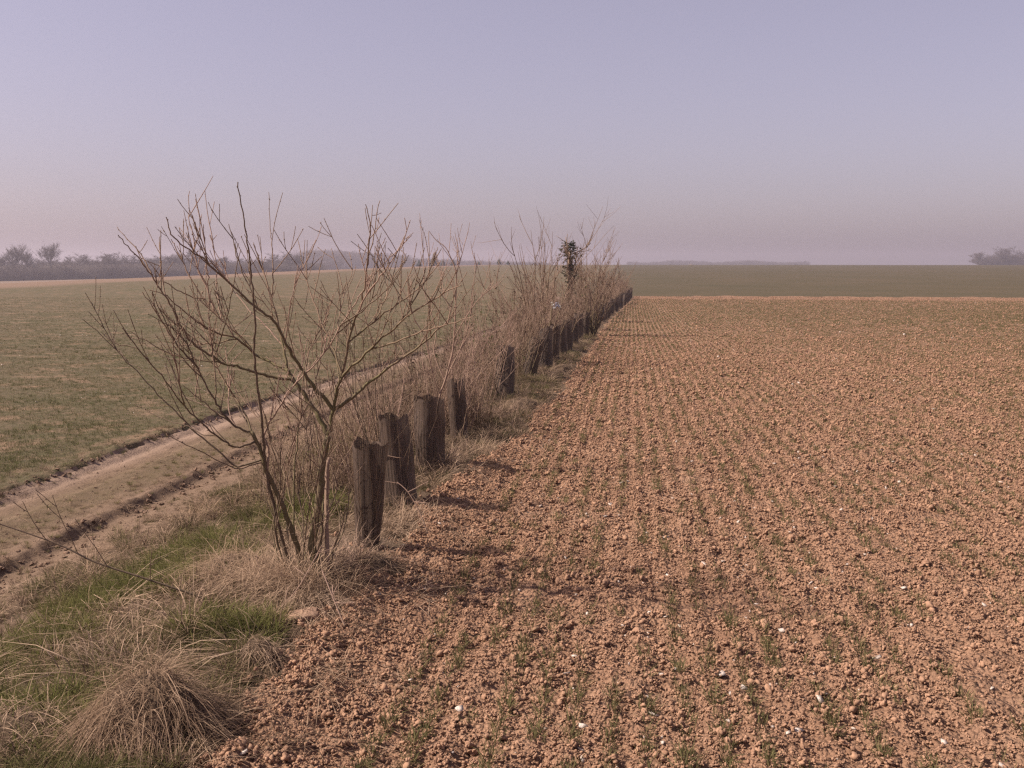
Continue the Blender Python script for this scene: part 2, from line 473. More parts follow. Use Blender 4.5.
cxm = (GX[:-1, :-1] + GX[1:, 1:]) / 2; cym = (GY[:-1, :-1] + GY[1:, 1:]) / 2
fr = region(cxm, cym).ravel()
GROUND = [('tilled_field', M_soil, 'bare reddish tilled soil drilled with thin green seedling rows'),
          ('grass_verge', M_verge, 'earth strip under the hedge row between track and tilled field'),
          ('farm_track', M_track, 'rutted pale earth farm track left of the hedge row'),
          ('crop_field', M_left, 'thin green crop field left of the farm track'),
          ('far_crop_field', M_far, 'dull green crop field beyond the tilled soil up to the skyline')]
for i, (nm, m, lab) in enumerate(GROUND):
    q = quads[fr == i]
    u, inv = np.unique(q, return_inverse=True)
    me = np_mesh(nm, allv[u], inv.reshape(-1, 4), None, m)
    tag(obj(nm, me), lab, None, None, 'structure')

# ------------------------------------------------------------------ scattered stuff by geometry-node points
def scatter(name, pts, rot, scl, srcs, label, seed=0):
    "one object: points that carry small meshes (clods, tufts, stones nobody could count)"
    n = len(pts)
    me = bpy.data.meshes.new(name)
    me.vertices.add(n); me.vertices.foreach_set('co', np.asarray(pts, np.float32).ravel())
    a = me.attributes.new('rot', 'FLOAT_VECTOR', 'POINT'); a.data.foreach_set('vector', np.asarray(rot, np.float32).ravel())
    a = me.attributes.new('scl', 'FLOAT_VECTOR', 'POINT'); a.data.foreach_set('vector', np.asarray(scl, np.float32).ravel())
    a = me.attributes.new('idx', 'INT', 'POINT'); a.data.foreach_set('value', np.random.default_rng(seed).integers(0, len(srcs), n).astype(np.int32))
    o = obj(name, me); tag(o, label, None, None, 'stuff')
    g = bpy.data.node_groups.new(name, 'GeometryNodeTree')
    g.interface.new_socket('Geometry', in_out='INPUT', socket_type='NodeSocketGeometry')
    g.interface.new_socket('Geometry', in_out='OUTPUT', socket_type='NodeSocketGeometry')
    gi, go = g.nodes.new('NodeGroupInput'), g.nodes.new('NodeGroupOutput')
    inst = g.nodes.new('GeometryNodeInstanceOnPoints'); inst.inputs['Pick Instance'].default_value = True
    jn = g.nodes.new('GeometryNodeJoinGeometry')
    for m in srcs:
        so = bpy.data.objects.new(m.name, m)              # mesh carrier, not part of the scene
        oi = g.nodes.new('GeometryNodeObjectInfo'); oi.inputs['Object'].default_value = so
        oi.inputs['As Instance'].default_value = True
        g.links.new(oi.outputs['Geometry'], jn.inputs[0])
    def at(nm, ty):
        x = g.nodes.new('GeometryNodeInputNamedAttribute'); x.data_type = ty; x.inputs[0].default_value = nm
        return x.outputs[0]
    g.links.new(gi.outputs[0], inst.inputs['Points']); g.links.new(jn.outputs[0], inst.inputs['Instance'])
    e2r = g.nodes.new('FunctionNodeEulerToRotation')
    g.links.new(at('rot', 'FLOAT_VECTOR'), e2r.inputs[0]); g.links.new(e2r.outputs[0], inst.inputs['Rotation'])
    g.links.new(at('scl', 'FLOAT_VECTOR'), inst.inputs['Scale']); g.links.new(at('idx', 'INT'), inst.inputs['Instance Index'])
    g.links.new(inst.outputs[0], go.inputs[0])
    o.modifiers.new('points', 'NODES').node_group = g
    return o
def ico(sub):
    import bmesh
    bm = bmesh.new(); bmesh.ops.create_icosphere(bm, subdivisions=sub, radius=1)
    v = np.array([x.co[:] for x in bm.verts]); f = np.array([[y.index for y in x.verts] for x in bm.faces]); bm.free()
    return v, f
ICO1, ICO2, ICO3 = ico(1), ico(2), ico(3)
def lump_mesh(name, mat, sub, seed, amp=.35, flat=.75, smooth=False):
    v, f = sub; g = np.random.default_rng(seed)
    d = np.zeros(len(v))
    for k in range(7):
        a = g.normal(size=3); a /= np.linalg.norm(a)
        d += amp * (.5 if k > 2 else .8) * np.sin((2.0 + k) * (v @ a) + g.uniform(0, 6.28)) / (1 + .35 * k)
    d += g.uniform(-.55, .55, len(v)) * amp
    vv = v * (1 + d * .55)[:, None] * np.array([1, g.uniform(.75, 1.1), flat])
    return np_mesh(name, vv, None, f, mat, None, smooth)
def rand_rot(n, tilt): return np.stack([rng.normal(0, tilt, n), rng.normal(0, tilt, n), rng.uniform(0, 6.283, n)], -1)
def in_view(x, y, m=0.6):
    return (x < 0.395 * y + m + .6) & (x > -0.645 * y - m)

def crumb_mesh(name, mat, seed):
    "a clod as it breaks: a few angular crumbs stuck together"
    g = np.random.default_rng(seed); V, F, n0 = [], [], 0
    for k in range(g.integers(4, 8)):
        v, f = ICO2 if k == 0 else ICO1
        r = (.72 if k == 0 else g.uniform(.28, .58)); c = g.normal(0, .48, 3) * (0 if k == 0 else 1) * np.array([1, 1, .7])
        w = v * (1 + g.uniform(-.42, .36, len(v)))[:, None] * r * np.array([1, g.uniform(.7, 1.1), g.uniform(.6, .9)]) + c
        V.append(w); F.append(f + n0); n0 += len(v)
    return np_mesh(name, np.vstack(V), None, np.vstack(F), mat, None, False)
clods = [crumb_mesh('clod', M_clod, 100 + k) for k in range(9)]
def field_pts(dens, y0, y1, xmax=None):
    xm = 0.4 * y1 + 1.5 if xmax is None else xmax
    n = int(dens * (xm + 1.4) * (y1 - y0))
    x = rng.uniform(-1.6, xm, n); y = rng.uniform(y0, y1, n)
    k = in_view(x, y) & (edge_soil(x, y) > -.02)
    return x[k], y[k]
P, S = [], []
for dens, y0, y1, smin, smax in ((3600, 2.7, 5.5, .004, .011), (1700, 5.5, 8, .006, .012), (230, 2.7, 9, .009, .020), (12, 2.7, 12, .016, .030), (3, 2.7, 14, .022, .034),
                                 (600, 8, 12, .008, .015), (170, 9, 20, .012, .024), (60, 12, 28, .018, .032), (14, 28, 68, .022, .042)):
    x, y = field_pts(dens, y0, y1)
    cl = fbm(x * 2.2, y * 2.2, 57) + .25 * rng.random(len(x))
    k = cl > .38; x, y = x[k], y[k]
    P.append(np.stack([x, y, ground_z(x, y)], -1)); S.append(smin + (smax - smin) * rng.random(len(x)) ** 2.2)
# clods thrown up along the edge of the tillage and along the rut walls
n = 2600
y = 2.8 + 30 * rng.random(n) ** 2; x = -(np.interp(y, [0, 6.3, 8, 11.5, 70], [1.33, 1.30, 1.08, .85, .85]) - bend(y)) + rng.normal(.10, .16, n)
P.append(np.stack([x, y, ground_z(x, y)], -1)); S.append(.006 + .017 * rng.random(n) ** 3)
P, S = np.vstack(P), np.concatenate(S)
P[:, 2] += S * .62
scatter('soil_clods', P, rand_rot(len(P), .6), np.stack([S, S * rng.uniform(.7, 1.2, len(S)), S * rng.uniform(.6, 1.1, len(S))], -1), clods,
        'countless crumbs and clods of reddish tilled soil', 1)
P, S = [], []
for x0, sp in ((-3.93, .035), (-3.80, .07), (-5.14, .03)):
    n = 1100; y = 3.5 + 40 * rng.random(n) ** 1.6; x = x0 - warp(y) + rng.normal(0, sp, n)
    k = fbm(y * 1.4, x * 3, 74) + .3 * rng.random(n) > .58; x, y = x[k], y[k]
    P.append(np.stack([x, y, ground_z(x, y)], -1)); S.append(.005 + .024 * rng.random(len(x)) ** 2.5)
P, S = np.vstack(P), np.concatenate(S)
P[:, 2] += S * .25
nt_ = 2600; y = 4 + 40 * rng.random(nt_) ** 1.7; x = rng.uniform(-5.1, -3.5, nt_) - warp(y)
P = np.vstack([P, np.stack([x, y, ground_z(x, y) + .002], -1)]); S = np.append(S, .003 + .012 * rng.random(nt_) ** 4)
shade_dark = [crumb_mesh('clod', M_shade_dark, 120 + k) for k in range(6)]
scatter('rut_clods', P, rand_rot(len(P), .6), np.stack([S, S * rng.uniform(.7, 1.2, len(S)), S * rng.uniform(.6, 1.1, len(S))], -1), shade_dark,
        'crumbly brown clods along the wheel ruts, darkened to paint in shade', 1)

stones = [lump_mesh('flint', M_flint, ICO1, 200 + k, .8, .55) for k in range(6)]
x, y = field_pts(30, 2.7, 9); x2, y2 = field_pts(2.2, 9, 40)
x, y = np.append(x, x2), np.append(y, y2)
nl = 650; xl = rng.uniform(-26, -5.4, nl); yl = rng.uniform(6, 40, nl)
x, y = np.append(x, xl), np.append(y, yl)
s = (.003 + .009 * rng.random(len(x)) ** 3) * np.clip(y / 10, 1, 1.6)
scatter('flint_chips', np.stack([x, y, ground_z(x, y) + s * .6], -1), rand_rot(len(x), .4), np.stack([s * 1.3, s, s], -1), stones,
        'small white flint chips strewn over the fields', 2)

# seedlings in drilled rows
def tuft(name, mat, nb, lo, hi, width, spread, droop, r0=.01, segs=3, seed=0):
    rnd.seed(seed); m = MB()
    for k in range(nb):
        a = rnd.uniform(0, 6.283); l = rnd.uniform(lo, hi); sp = rnd.uniform(.1, 1) * spread
        b = (math.cos(a + rnd.uniform(-1, 1)) * r0 * rnd.random(), math.sin(a + rnd.uniform(-1, 1)) * r0 * rnd.random(), -.01)
        m.blade(b, (math.cos(a) * sp, math.sin(a) * sp, 1), l, width * rnd.uniform(.7, 1.2), droop * rnd.uniform(.3, 1.5), segs)
    return m.mesh(name, mat)
wheat = [tuft('seedling', M_wheat, 5 + k % 4, .03, .09, .0035, .55, .4, .028, 2, 300 + k) for k in range(6)]
X, Y = [], []
for k in range(0, 225):
    x0 = -0.80 + .125 * k
    y0 = max(2.7, (x0 - 1.4) / .4)
    if y0 > 60: break
    nn = int((62 - y0) / .040)
    yy = y0 + (62 - y0) * rng.random(nn) ** 1.6; xx = x0 + rng.normal(0, .008, nn)
    gap = fbm(xx * 3 + k * 7.7, yy * 2.4, 58) + .22 * fbm(xx * .4, yy * .4, 59)
    kk = gap > np.where(yy < 9, .545, .50); X.append(xx[kk]); Y.append(yy[kk])
x, y = np.concatenate(X), np.concatenate(Y)
k = edge_soil(x, y) > .1; x, y = x[k], y[k]
s = rng.uniform(.6, 1.15, len(x)) * np.clip(y / 30, 1, 1.25)
scatter('wheat_seedlings', np.stack([x, y, ground_z(x, y)], -1), rand_rot(len(x), .15), np.stack([s, s, s], -1), wheat,
        'thin rows of short green cereal seedlings in the tilled soil', 3)
# the crop on the left, sown broad
leftc = [tuft('seedling', M_crop, 6 + k % 4, .03, .085, .0038, .7, .45, .03, 2, 320 + k) for k in range(6)]
n = 80000
y = 5.5 + 60 * rng.random(n) ** 1.25; x = -5.35 - (0.66 * y - 3) * rng.random(n)
k = (x > -.66 * y - 1) & (fbm(x * 1.1, y * 1.1, 83) + .4 * rng.random(n) > .55) & (x + warp(y) < -5.35 - .5 * rng.random(n) ** 2)
x, y = x[k], y[k]
s = rng.uniform(.55, 1.1, len(x)) * np.where(y > 20, 1.2, 1)
scatter('crop_seedlings', np.stack([x, y, ground_z(x, y)], -1), rand_rot(len(x), .2), np.stack([s, s, s], -1), leftc,
        'thin short green crop covering the field left of the track', 4)

# ------------------------------------------------------------------ verge vegetation
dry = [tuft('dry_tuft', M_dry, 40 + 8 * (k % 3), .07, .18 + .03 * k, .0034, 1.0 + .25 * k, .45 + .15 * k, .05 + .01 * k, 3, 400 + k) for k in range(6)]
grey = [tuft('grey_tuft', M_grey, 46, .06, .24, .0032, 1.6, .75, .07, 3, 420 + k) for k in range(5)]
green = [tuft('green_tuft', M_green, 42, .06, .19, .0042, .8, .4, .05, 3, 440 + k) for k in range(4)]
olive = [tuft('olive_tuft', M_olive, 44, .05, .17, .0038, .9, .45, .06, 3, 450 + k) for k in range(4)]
def litter(name, mat, seed):
    rnd.seed(seed); m = MB()
    for k in range(30):
        a = rnd.uniform(0, 6.283); l = rnd.uniform(.05, .22)
        b = (rnd.gauss(0, .08), rnd.gauss(0, .08), rnd.uniform(.004, .04))
        m.blade(b, (math.cos(a), math.sin(a), rnd.uniform(-.1, .25)), l, .003, .08, 2)
    return m.mesh(name, mat)
lit = [litter('straw_litter', M_dry, 460 + k) for k in range(3)] + [litter('straw_litter', M_grey, 470 + k) for k in range(2)]
def stalks(name, mat, seed, nst=9, h0=.35, h1=.85, r=.0016):
    rnd.seed(seed); m = MB()
    for k in range(nst):
        a = rnd.uniform(0, 6.283); h = rnd.uniform(h0, h1); sp = rnd.uniform(0, .35)
        b = np.array([rnd.gauss(0, .07), rnd.gauss(0, .07), -.02])
        bend = np.array([math.cos(a), math.sin(a), 0]) * sp * h
        p = [b + np.array([0, 0, h * t]) + bend * t ** 1.6 for t in (0, .3, .6, 1)]
        m.tube(p, [r * 1.3, r * 1.2, r, r * .6], 3)
        for j in range(rnd.randint(3, 7)):
            t = rnd.uniform(.4, 1); q = b + np.array([0, 0, h * t]) + bend * t ** 1.6
            a2 = rnd.uniform(0, 6.283); l = rnd.uniform(.03, .14)
            m.blade(q, (math.cos(a2), math.sin(a2), rnd.uniform(.2, 1.4)), l, .003, .3, 2)
    return m.mesh(name, mat)
weeds = [stalks('weed', M_weed, 480 + k) for k in range(4)] + [stalks('weed', M_dry, 490 + k, 7) for k in range(2)] + [stalks('weed', M_brown, 495 + k, 8, .3, .7, .0022) for k in range(2)]
def verge_pts(n, y0, y1, pw=1.5, x0=-3.45, x1=-.95):
    y = y0 + (y1 - y0) * rng.random(n) ** pw; x = rng.uniform(x0, x1, n)
    return x + bend(y), y
def gx(px, py): p = on_ground(px, py); return p[0], p[1]
GREENS = [(*gx(150, 590), .50, .42), (*gx(95, 610), .30, .28), (*gx(20, 660), .32, .40), (*gx(25, 735), .30, .25), (*gx(185, 560), .3, .3),
          (*gx(352, 447), .40, .75), (*gx(385, 460), .22, .4), (*gx(268, 640), .20, .16), (*gx(300, 520), .25, .4), (*gx(205, 635), .18, .16)]
def greenness(x, y):
    g = np.zeros(len(x))
    for a, b, rx, ry in GREENS: g = np.maximum(g, np.exp(-((x - a) / rx) ** 2 - ((y - b) / ry) ** 2))
    return g
def put(name, x, y, s, srcs, label, tilt=.25, sink=0.0, seed=5):
    z = ground_z(x, y) - sink
    scatter(name, np.stack([x, y, z], -1), rand_rot(len(x), tilt), np.stack([s, s, s], -1), srcs, label, seed)
x, y = verge_pts(9000, 2.7, 62, 2.0)
xw = x + warp(y)
g = greenness(x, y)
k = (g < .35 + .9 * rng.random(len(x))) & (edge_soil(x, y) < .0 - .10 * rng.random(len(x))) & (xw > -3.50 + .25 * rng.random(len(x)) ** 2)
k &= fbm(x * 2.6, y * 2.6, 63) + .22 * rng.random(len(x)) > .52
x, y = x[k], y[k]; half = rng.random(len(x)) < .55
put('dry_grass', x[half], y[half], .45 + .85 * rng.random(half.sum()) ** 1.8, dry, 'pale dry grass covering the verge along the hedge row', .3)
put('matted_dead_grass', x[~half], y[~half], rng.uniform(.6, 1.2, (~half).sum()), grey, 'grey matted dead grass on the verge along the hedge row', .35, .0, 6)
x, y = verge_pts(16000, 2.6, 14, 1.2)
k = (greenness(x, y) > .22 + .6 * rng.random(len(x))) & (edge_soil(x, y) < -.1)
x, y = x[k], y[k]
put('green_grass', x, y, rng.uniform(.5, 1.15, len(x)), green, 'patches of fresh green grass on the verge', .2, 0, 7)
x, y = verge_pts(7000, 2.6, 30, 2.0)
k = (edge_soil(x, y) < -.08) & (x + warp(y) > -3.45) & (fbm(x * 1.3, y * 1.3, 66) + .25 * rng.random(len(x)) > .56)
x, y = x[k], y[k]
put('olive_undergrowth', x, y, rng.uniform(.45, .95, len(x)), olive, 'olive green grass showing through the dead grass of the verge', .25, 0, 11)
x, y = verge_pts(1500, 2.8, 50, 1.4, -4.9, -.8)
k = rng.random(len(x)) < np.where(x < -3.5, .35, .9)
xf, yf = field_pts(2.2, 2.7, 14); x, y, k = np.append(x, xf), np.append(y, yf), np.append(k, rng.random(len(xf)) < .5)
x, y = x[k], y[k]
put('straw_litter', x, y, np.where(x > -.9, .35, 1) * rng.uniform(.6, 1.2, len(x)), lit, 'loose straw lying on the verge and track', .08, -.005, 8)
y = 4 + 46 * rng.random(2400) ** 1.6; x = np.where(rng.random(2400) < .5, -5.22, -3.55) + rng.normal(0, .10, 2400) - warp(y)
put('track_margin_grass', x, y, rng.uniform(.2, .55, 2400), grey + olive + dry[:2], 'ragged grass creeping over the margins of the track', .3, 0, 12)
# low turf on the crown of the track
x = -4.15 + rng.normal(0, .22, 2600); y = 4.5 + 45 * rng.random(2600) ** 1.5
x = x - warp(y)
put('track_turf', x, y, rng.uniform(.18, .42, len(x)), grey + green[:2] + dry[:1], 'short worn turf on the crown of the track', .2, 0, 9)
# tall dead weeds in the hedge line
y = 6.2 + 60 * rng.random(2800) ** 1.2; x = HEDGE_X - .45 + rng.normal(0, .25, 2800)
k = fbm(x * .8, y * .8, 64) + .3 * rng.random(2800) > .5
k &= ~((y < 8.6) & (x > -1.75)) & (rng.random(2800) < .75)
k &= ~((y > 9.5) & (x > -1.58))
x, y = x[k], y[k]; x = x + bend(y)
x = np.append(x, rng.normal(-1.55, .10, 16)); y = np.append(y, rng.normal(9.35, .12, 16))      # round the fourth guard
put('dead_weeds', x, y, .4 + .8 * rng.random(len(x)) ** 1.5, weeds, 'tall dead weed stalks crowding the hedge row', .15, 0, 10)

# ------------------------------------------------------------------ growing wood
def smooth_path(p, k=4):
    p = np.asarray(p, float)
    if len(p) < 3: return np.array([p[0] + (p[-1] - p[0]) * t for t in np.linspace(0, 1, 4)])
    out = []
    for i in range(len(p) - 1):
        p0, p1, p2, p3 = p[max(i - 1, 0)], p[i], p[i + 1], p[min(i + 2, len(p) - 1)]
        for t in np.arange(k) / k:
            out.append(.5 * (2 * p1 + (p2 - p0) * t + (2 * p0 - 5 * p1 + 4 * p2 - p3) * t * t + (3 * p1 - p0 - 3 * p2 + p3) * t ** 3))
    out.append(p[-1]); return np.array(out)
def grow_twig(mb, p, d, length, r, rs, depth=0, up=.25, buds=True, kids=(0, 2), a0=.6, bud_r=.0042, sides=4):
    d = np.asarray(d, float); d = d / np.linalg.norm(d)
    n = max(3, int(length / .06) + 1); n = min(n, 9)
    pts = [np.asarray(p, float)]
    for i in range(n):
        d = d + np.array([rs.gauss(0, .05), rs.gauss(0, .05), rs.gauss(0, .04) + up / n])
        d /= np.linalg.norm(d)
        pts.append(pts[-1] + d * length / n)
    mb.tube(pts, np.linspace(r, max(r * .4, .0014), len(pts)), sides, (a0, 1))
    if buds:
        for i in range(int(length / .035)):
            t = rs.uniform(.15, 1) * (len(pts) - 1); k = min(int(t), len(pts) - 2)
            q = pts[k] + (pts[k + 1] - pts[k]) * (t - k)
            mb.bud(q, d + np.array([rs.gauss(0, .7), rs.gauss(0, .7), rs.gauss(0, .5)]), bud_r * rs.uniform(.6, 1.2))
    if depth > 0:
        for j in range(rs.randint(*kids)):
            t = rs.uniform(.2, .85) * (len(pts) - 1); k = int(t)
            q = pts[k] + (pts[min(k + 1, len(pts) - 1)] - pts[k]) * (t - k)
            dd = d + np.array([rs.gauss(0, .6), rs.gauss(0, .6), rs.gauss(.1, .4)])
            grow_twig(mb, q, dd, length * rs.uniform(.3, .6), r * .6, rs, depth - 1, up, buds, kids, a0, bud_r, sides)
    return pts

# ------------------------------------------------------------------ the bare shrub in front
FS_BASE = on_ground(318, 590)
YB = float(FS_BASE[1])
shrub = empty('bare_shrub', (FS_BASE[0], YB, float(ground_z(FS_BASE[0], YB)[0])))
tag(shrub, 'large bare multi-stemmed shrub leaning left in front of the first tree guard', 'shrub')
ORG = np.array(shrub.location)
paths = {}
def trace(name, pix, r0, r1, parent=None, slope=0.0, stem=None, mat=None, twigs=0, tl=(.08, .30), up=.25, tip=(0, 1), buds=True, y0=None, sides=6):
    "pixels give directions; the distance is the shrub's own, drifting along the branch"
    rs = random.Random(sum(map(ord, name)) * 131 + len(pix))
    r0, r1, twigs = r0 * (1.0 if r0 > .006 else 1.15), r1 * 1.15, int(twigs * 1.3)
    if parent:
        pp, pw = paths[parent]
        i = int(np.argmin(np.hypot(pp[:, 0] - pix[0][0], pp[:, 1] - pix[0][1])))
        y = pw[i, 1]
    else: y = YB if y0 is None else y0
    w, prev = [], None
    for (px, py) in pix:
        if prev is not None: y += slope * math.hypot(px - prev[0], py - prev[1]) / 205.0
        w.append(at_y(px, py, y)); prev = (px, py)
    w = np.array(w)
    if parent: w[0] = pw[i]
    sp = smooth_path(w, 4)
    n = len(sp)
    jit = np.array([[rs.gauss(0, .0022) for _ in range(3)] for _ in range(n)]); jit[0] = 0
    sp = sp + jit
    pxs = []
    for q in sp:
        c = _rot.T @ (q - np.array([0, 0, EYE])); pxs.append((CX + F_PX * c[0] / -c[2], CY - F_PX * c[1] / -c[2]))
    paths[name] = (np.array(pxs), sp)
    mb = MB(); t = np.linspace(0, 1, n)
    mb.tube(sp - ORG, r0 + (r1 - r0) * t ** .8, sides, tip)
    if buds:
        for k in range(int(n * 1.2)):
            i = rs.randint(n // 3, n - 2)
            mb.bud(sp[i] - ORG, np.array([rs.gauss(0, 1), rs.gauss(0, 1), rs.gauss(.5, .6)]), rs.uniform(.0028, .0045))
    for k in range(twigs):
        i = rs.randint(int(n * .2), int(n * .8)); tg = sp[i + 1] - sp[i]; tg /= np.linalg.norm(tg)
        d = tg * .7 + np.array([rs.gauss(0, .45), rs.gauss(0, .6), rs.uniform(.2, 1.0)])
        grow_twig(mb, sp[i] - ORG, d, rs.uniform(*tl), rs.uniform(.0018, .0028), rs, 1, up, True, (0, 3), .75)
    o = obj('branch' if stem else 'stem', mb.mesh('branch' if stem else 'stem', mat or M_bark), None)
    o.parent = stem or shrub
    return o
main = trace('M', [(316, 592), (313, 546), (317, 510), (321, 487), (322, 468), (328, 435)], .021, .0135, None, 0, tip=(.1, .2), buds=False, sides=10)
trace('Lm', [(328, 437), (318, 416), (310, 404), (300, 389), (291, 377), (287, 369)], .0115, .008, 'M', .1, main, tip=(.05, .2), buds=False, sides=8)
trace('Rm', [(328, 437), (331, 423), (333, 410), (338, 387), (345, 362), (353, 325), (360, 307), (364, 289), (367, 268), (369, 241), (370, 222), (366, 205)], .0110, .0015, 'M', -.15, main, twigs=9, tip=(.05, 1))
trace('Rm2', [(367, 268), (372, 243), (375, 228), (380, 200)], .0028, .0014, 'Rm', .2, main, tip=(.7, 1))
trace('B1', [(333, 410), (318, 391), (305, 375), (301, 368), (289, 350), (276, 325), (263, 312), (250, 302), (227, 281), (210, 265), (200, 256), (180, 244), (170, 231), (166, 217)], .0100, .0018, 'Rm', -.25, main, twigs=10, tip=(.05, .8))
trace('B2', [(287, 369), (284, 350), (279, 328), (272, 300), (267, 283), (258, 258), (255, 246)], .0075, .0016, 'Lm', .35, main, twigs=7, tip=(.1, 1))
trace('B3', [(273, 302), (273, 285), (273, 269), (272, 244), (270, 229), (269, 192)], .0036, .0012, 'B2', .3, main, twigs=2, tip=(.5, 1))
trace('B4', [(291, 379), (272, 377), (255, 372), (237, 366), (224, 364), (209, 354), (192, 343), (184, 331), (170, 304), (161, 290), (151, 275), (140, 260), (128, 246), (118, 235)], .0085, .0015, 'Lm', -.35, main, twigs=10, tip=(.1, 1))
trace('B4b', [(151, 275), (143, 258), (132, 244), (117, 227)], .0030, .0012, 'B4', .3, main, tip=(.7, 1))
trace('B5', [(288, 370), (270, 362), (255, 354), (245, 341), (236, 333), (217, 315), (205, 300), (192, 281), (182, 260), (174, 246), (172, 240)], .0075, .0015, 'Lm', .25, main, twigs=9, tip=(.1, 1))
trace('B5b', [(205, 300), (197, 298), (180, 292), (170, 285), (161, 277), (150, 262)], .0035, .0012, 'B5', -.4, main, tip=(.6, 1))
trace('B6', [(213, 310), (205, 285), (197, 267), (193, 237), (189, 217), (189, 191)], .0042, .0013, 'B5', .2, main, M_bark_pale, twigs=4, tip=(.3, 1))
trace('B6b', [(211, 300), (208, 280), (207, 269), (205, 244), (203, 224)], .0034, .0012, 'B5', -.2, main, M_bark_pale, twigs=2, tip=(.3, 1))
trace('B6c', [(222, 318), (217, 292), (215, 256), (210, 235)], .0032, .0012, 'B5', .4, main, M_bark_pale, twigs=2, tip=(.3, 1))
trace('B7', [(255, 354), (238, 339), (217, 333), (197, 322), (180, 308), (163, 294), (148, 290)], .0050, .0013, 'B5', -.5, main, twigs=4, tip=(.4, 1))
trace('R1', [(348, 345), (353, 338), (374, 322), (395, 305), (416, 291), (428, 278), (440, 262)], .0062, .0014, 'Rm', .5, main, twigs=9, tip=(.1, .9))
trace('R2', [(336, 398), (343, 375), (362, 358), (378, 341), (394, 329), (407, 316), (428, 303), (449, 290), (462, 285)], .0072, .0014, 'Rm', -.4, main, twigs=9, tip=(.05, .9))
trace('R3', [(333, 409), (353, 397), (366, 385), (390, 366), (415, 350), (434, 333), (446, 323), (455, 312)], .0098, .0016, 'Rm', .1, main, twigs=8, tip=(.02, .8))
trace('R4', [(342, 372), (332, 345), (323, 326), (310, 292), (304, 267), (297, 239)], .0042, .0013, 'Rm', .5, main, twigs=5, tip=(.4, 1))
trace('R5', [(341, 380), (336, 352), (338, 322), (344, 295), (352, 270), (349, 253)], .0034, .0012, 'Rm', .8, main, twigs=4, tip=(.4, 1))
trace('R6', [(355, 318), (366, 296), (381, 276), (398, 252), (407, 238)], .0042, .0012, 'Rm', -.3, main, M_bark_pale, twigs=9, tl=(.06, .2), tip=(.3, 1))
trace('R7', [(374, 322), (385, 300), (392, 280), (405, 258), (400, 250)], .0030, .0011, 'R1', .5, main, twigs=3, tip=(.5, 1))
s2 = trace('S2', [(299, 560), (297, 544), (283, 507), (267, 472), (262, 454), (251, 431)], .0135, .0075, None, -.2, tip=(.0, .3), buds=False)
trace('C', [(251, 431), (236, 427), (224, 414), (215, 400), (205, 383), (195, 362), (186, 343), (174, 329), (148, 314)], .0055, .0013, 'S2', -.3, s2, M_bark_red, twigs=6, tip=(.2, 1))
trace('Bq', [(258, 444), (240, 447), (230, 445), (215, 435), (199, 420), (184, 406), (170, 387), (151, 364), (134, 343), (123, 328)], .0048, .0013, 'S2', -.6, s2, M_bark_red, twigs=4, tip=(.2, 1))
trace('A', [(263, 458), (238, 466), (222, 454), (197, 433), (180, 416), (163, 400), (142, 377), (122, 356), (101, 335), (83, 319)], .0048, .0013, 'S2', -.1, s2, M_bark_red, twigs=4, tip=(.2, 1))
trace('E', [(215, 437), (205, 435), (188, 427), (167, 420), (149, 412), (135, 404)], .0030, .0011, 'Bq', .2, s2, M_bark_red, tip=(.4, 1))
trace('Fq', [(264, 462), (250, 466), (238, 469), (222, 462), (197, 450), (178, 441), (159, 429)], .0034, .0011, 'S2', -.7, s2, M_bark_red, tip=(.4, 1))
trace('H', [(190, 356), (186, 360), (167, 358), (149, 347), (134, 338), (114, 330)], .0028, .0011, 'C', .3, s2, M_bark_red, tip=(.4, 1))
trace('I', [(136, 348), (115, 343), (101, 333)], .0022, .0011, 'Bq', 0, s2, M_bark_red, tip=(.5, 1))
trace('G', [(252, 433), (240, 410), (230, 404), (213, 395), (197, 387), (187, 377)], .0034, .0011, 'S2', .5, s2, M_bark_red, twigs=2, tip=(.3, 1))
trace('S2u', [(251, 431), (243, 410), (226, 385), (214, 362), (205, 335), (200, 315)], .0045, .0012, 'S2', .5, s2, twigs=6, tip=(.2, 1))
s3 = trace('S3', [(292, 575), (288, 561), (279, 528), (270, 488), (265, 460), (264, 447), (261, 410), (257, 383), (254, 352), (255, 325), (254, 300), (251, 275), (249, 254), (246, 231), (243, 212), (237, 182)], .0095, .0020, None, -.18, None, M_bark_red, tip=(.2, 1))
s4 = trace('S4', [(272, 470), (268, 448), (264, 433), (278, 410), (291, 388), (303, 377), (324, 354), (341, 326), (355, 303), (368, 285), (382, 266), (399, 249), (412, 235)], .0052, .0014, 'S3', .05, s3, M_bark_pale, twigs=12, tl=(.08, .25), tip=(.1, 1))
s5 = trace('S5', [(300, 570), (294, 525), (294, 470), (297, 445), (299, 422), (309, 404), (318, 372), (322, 340), (318, 310), (322, 285)], .0062, .0012, None, .25, None, M_bark, twigs=6, tip=(.1, 1))
s6 = trace('S6', [(318, 575), (322, 520), (320, 460), (314, 420), (306, 385), (310, 350), (325, 322), (330, 300)], .0055, .0012, None, .4, None, M_bark, twigs=6, tip=(.1, 1))
s7 = trace('S7', [(329, 578), (327, 540), (327, 507), (328, 457)], .0105, .0090, None, .15, None, M_bark_pale, tip=(.0, .1), buds=False, sides=8)
s8 = trace('S8', [(330, 575), (334, 548), (342, 525), (346, 504)], .0042, .0022, None, -.25, None, M_bark_red, tip=(.2, 1))
s9 = trace('S9', [(308, 580), (303, 540), (292, 505), (283, 470), (270, 440), (262, 425), (240, 395), (228, 372)], .0050, .0012, None, .6, None, M_bark, twigs=6, tip=(.1, 1))
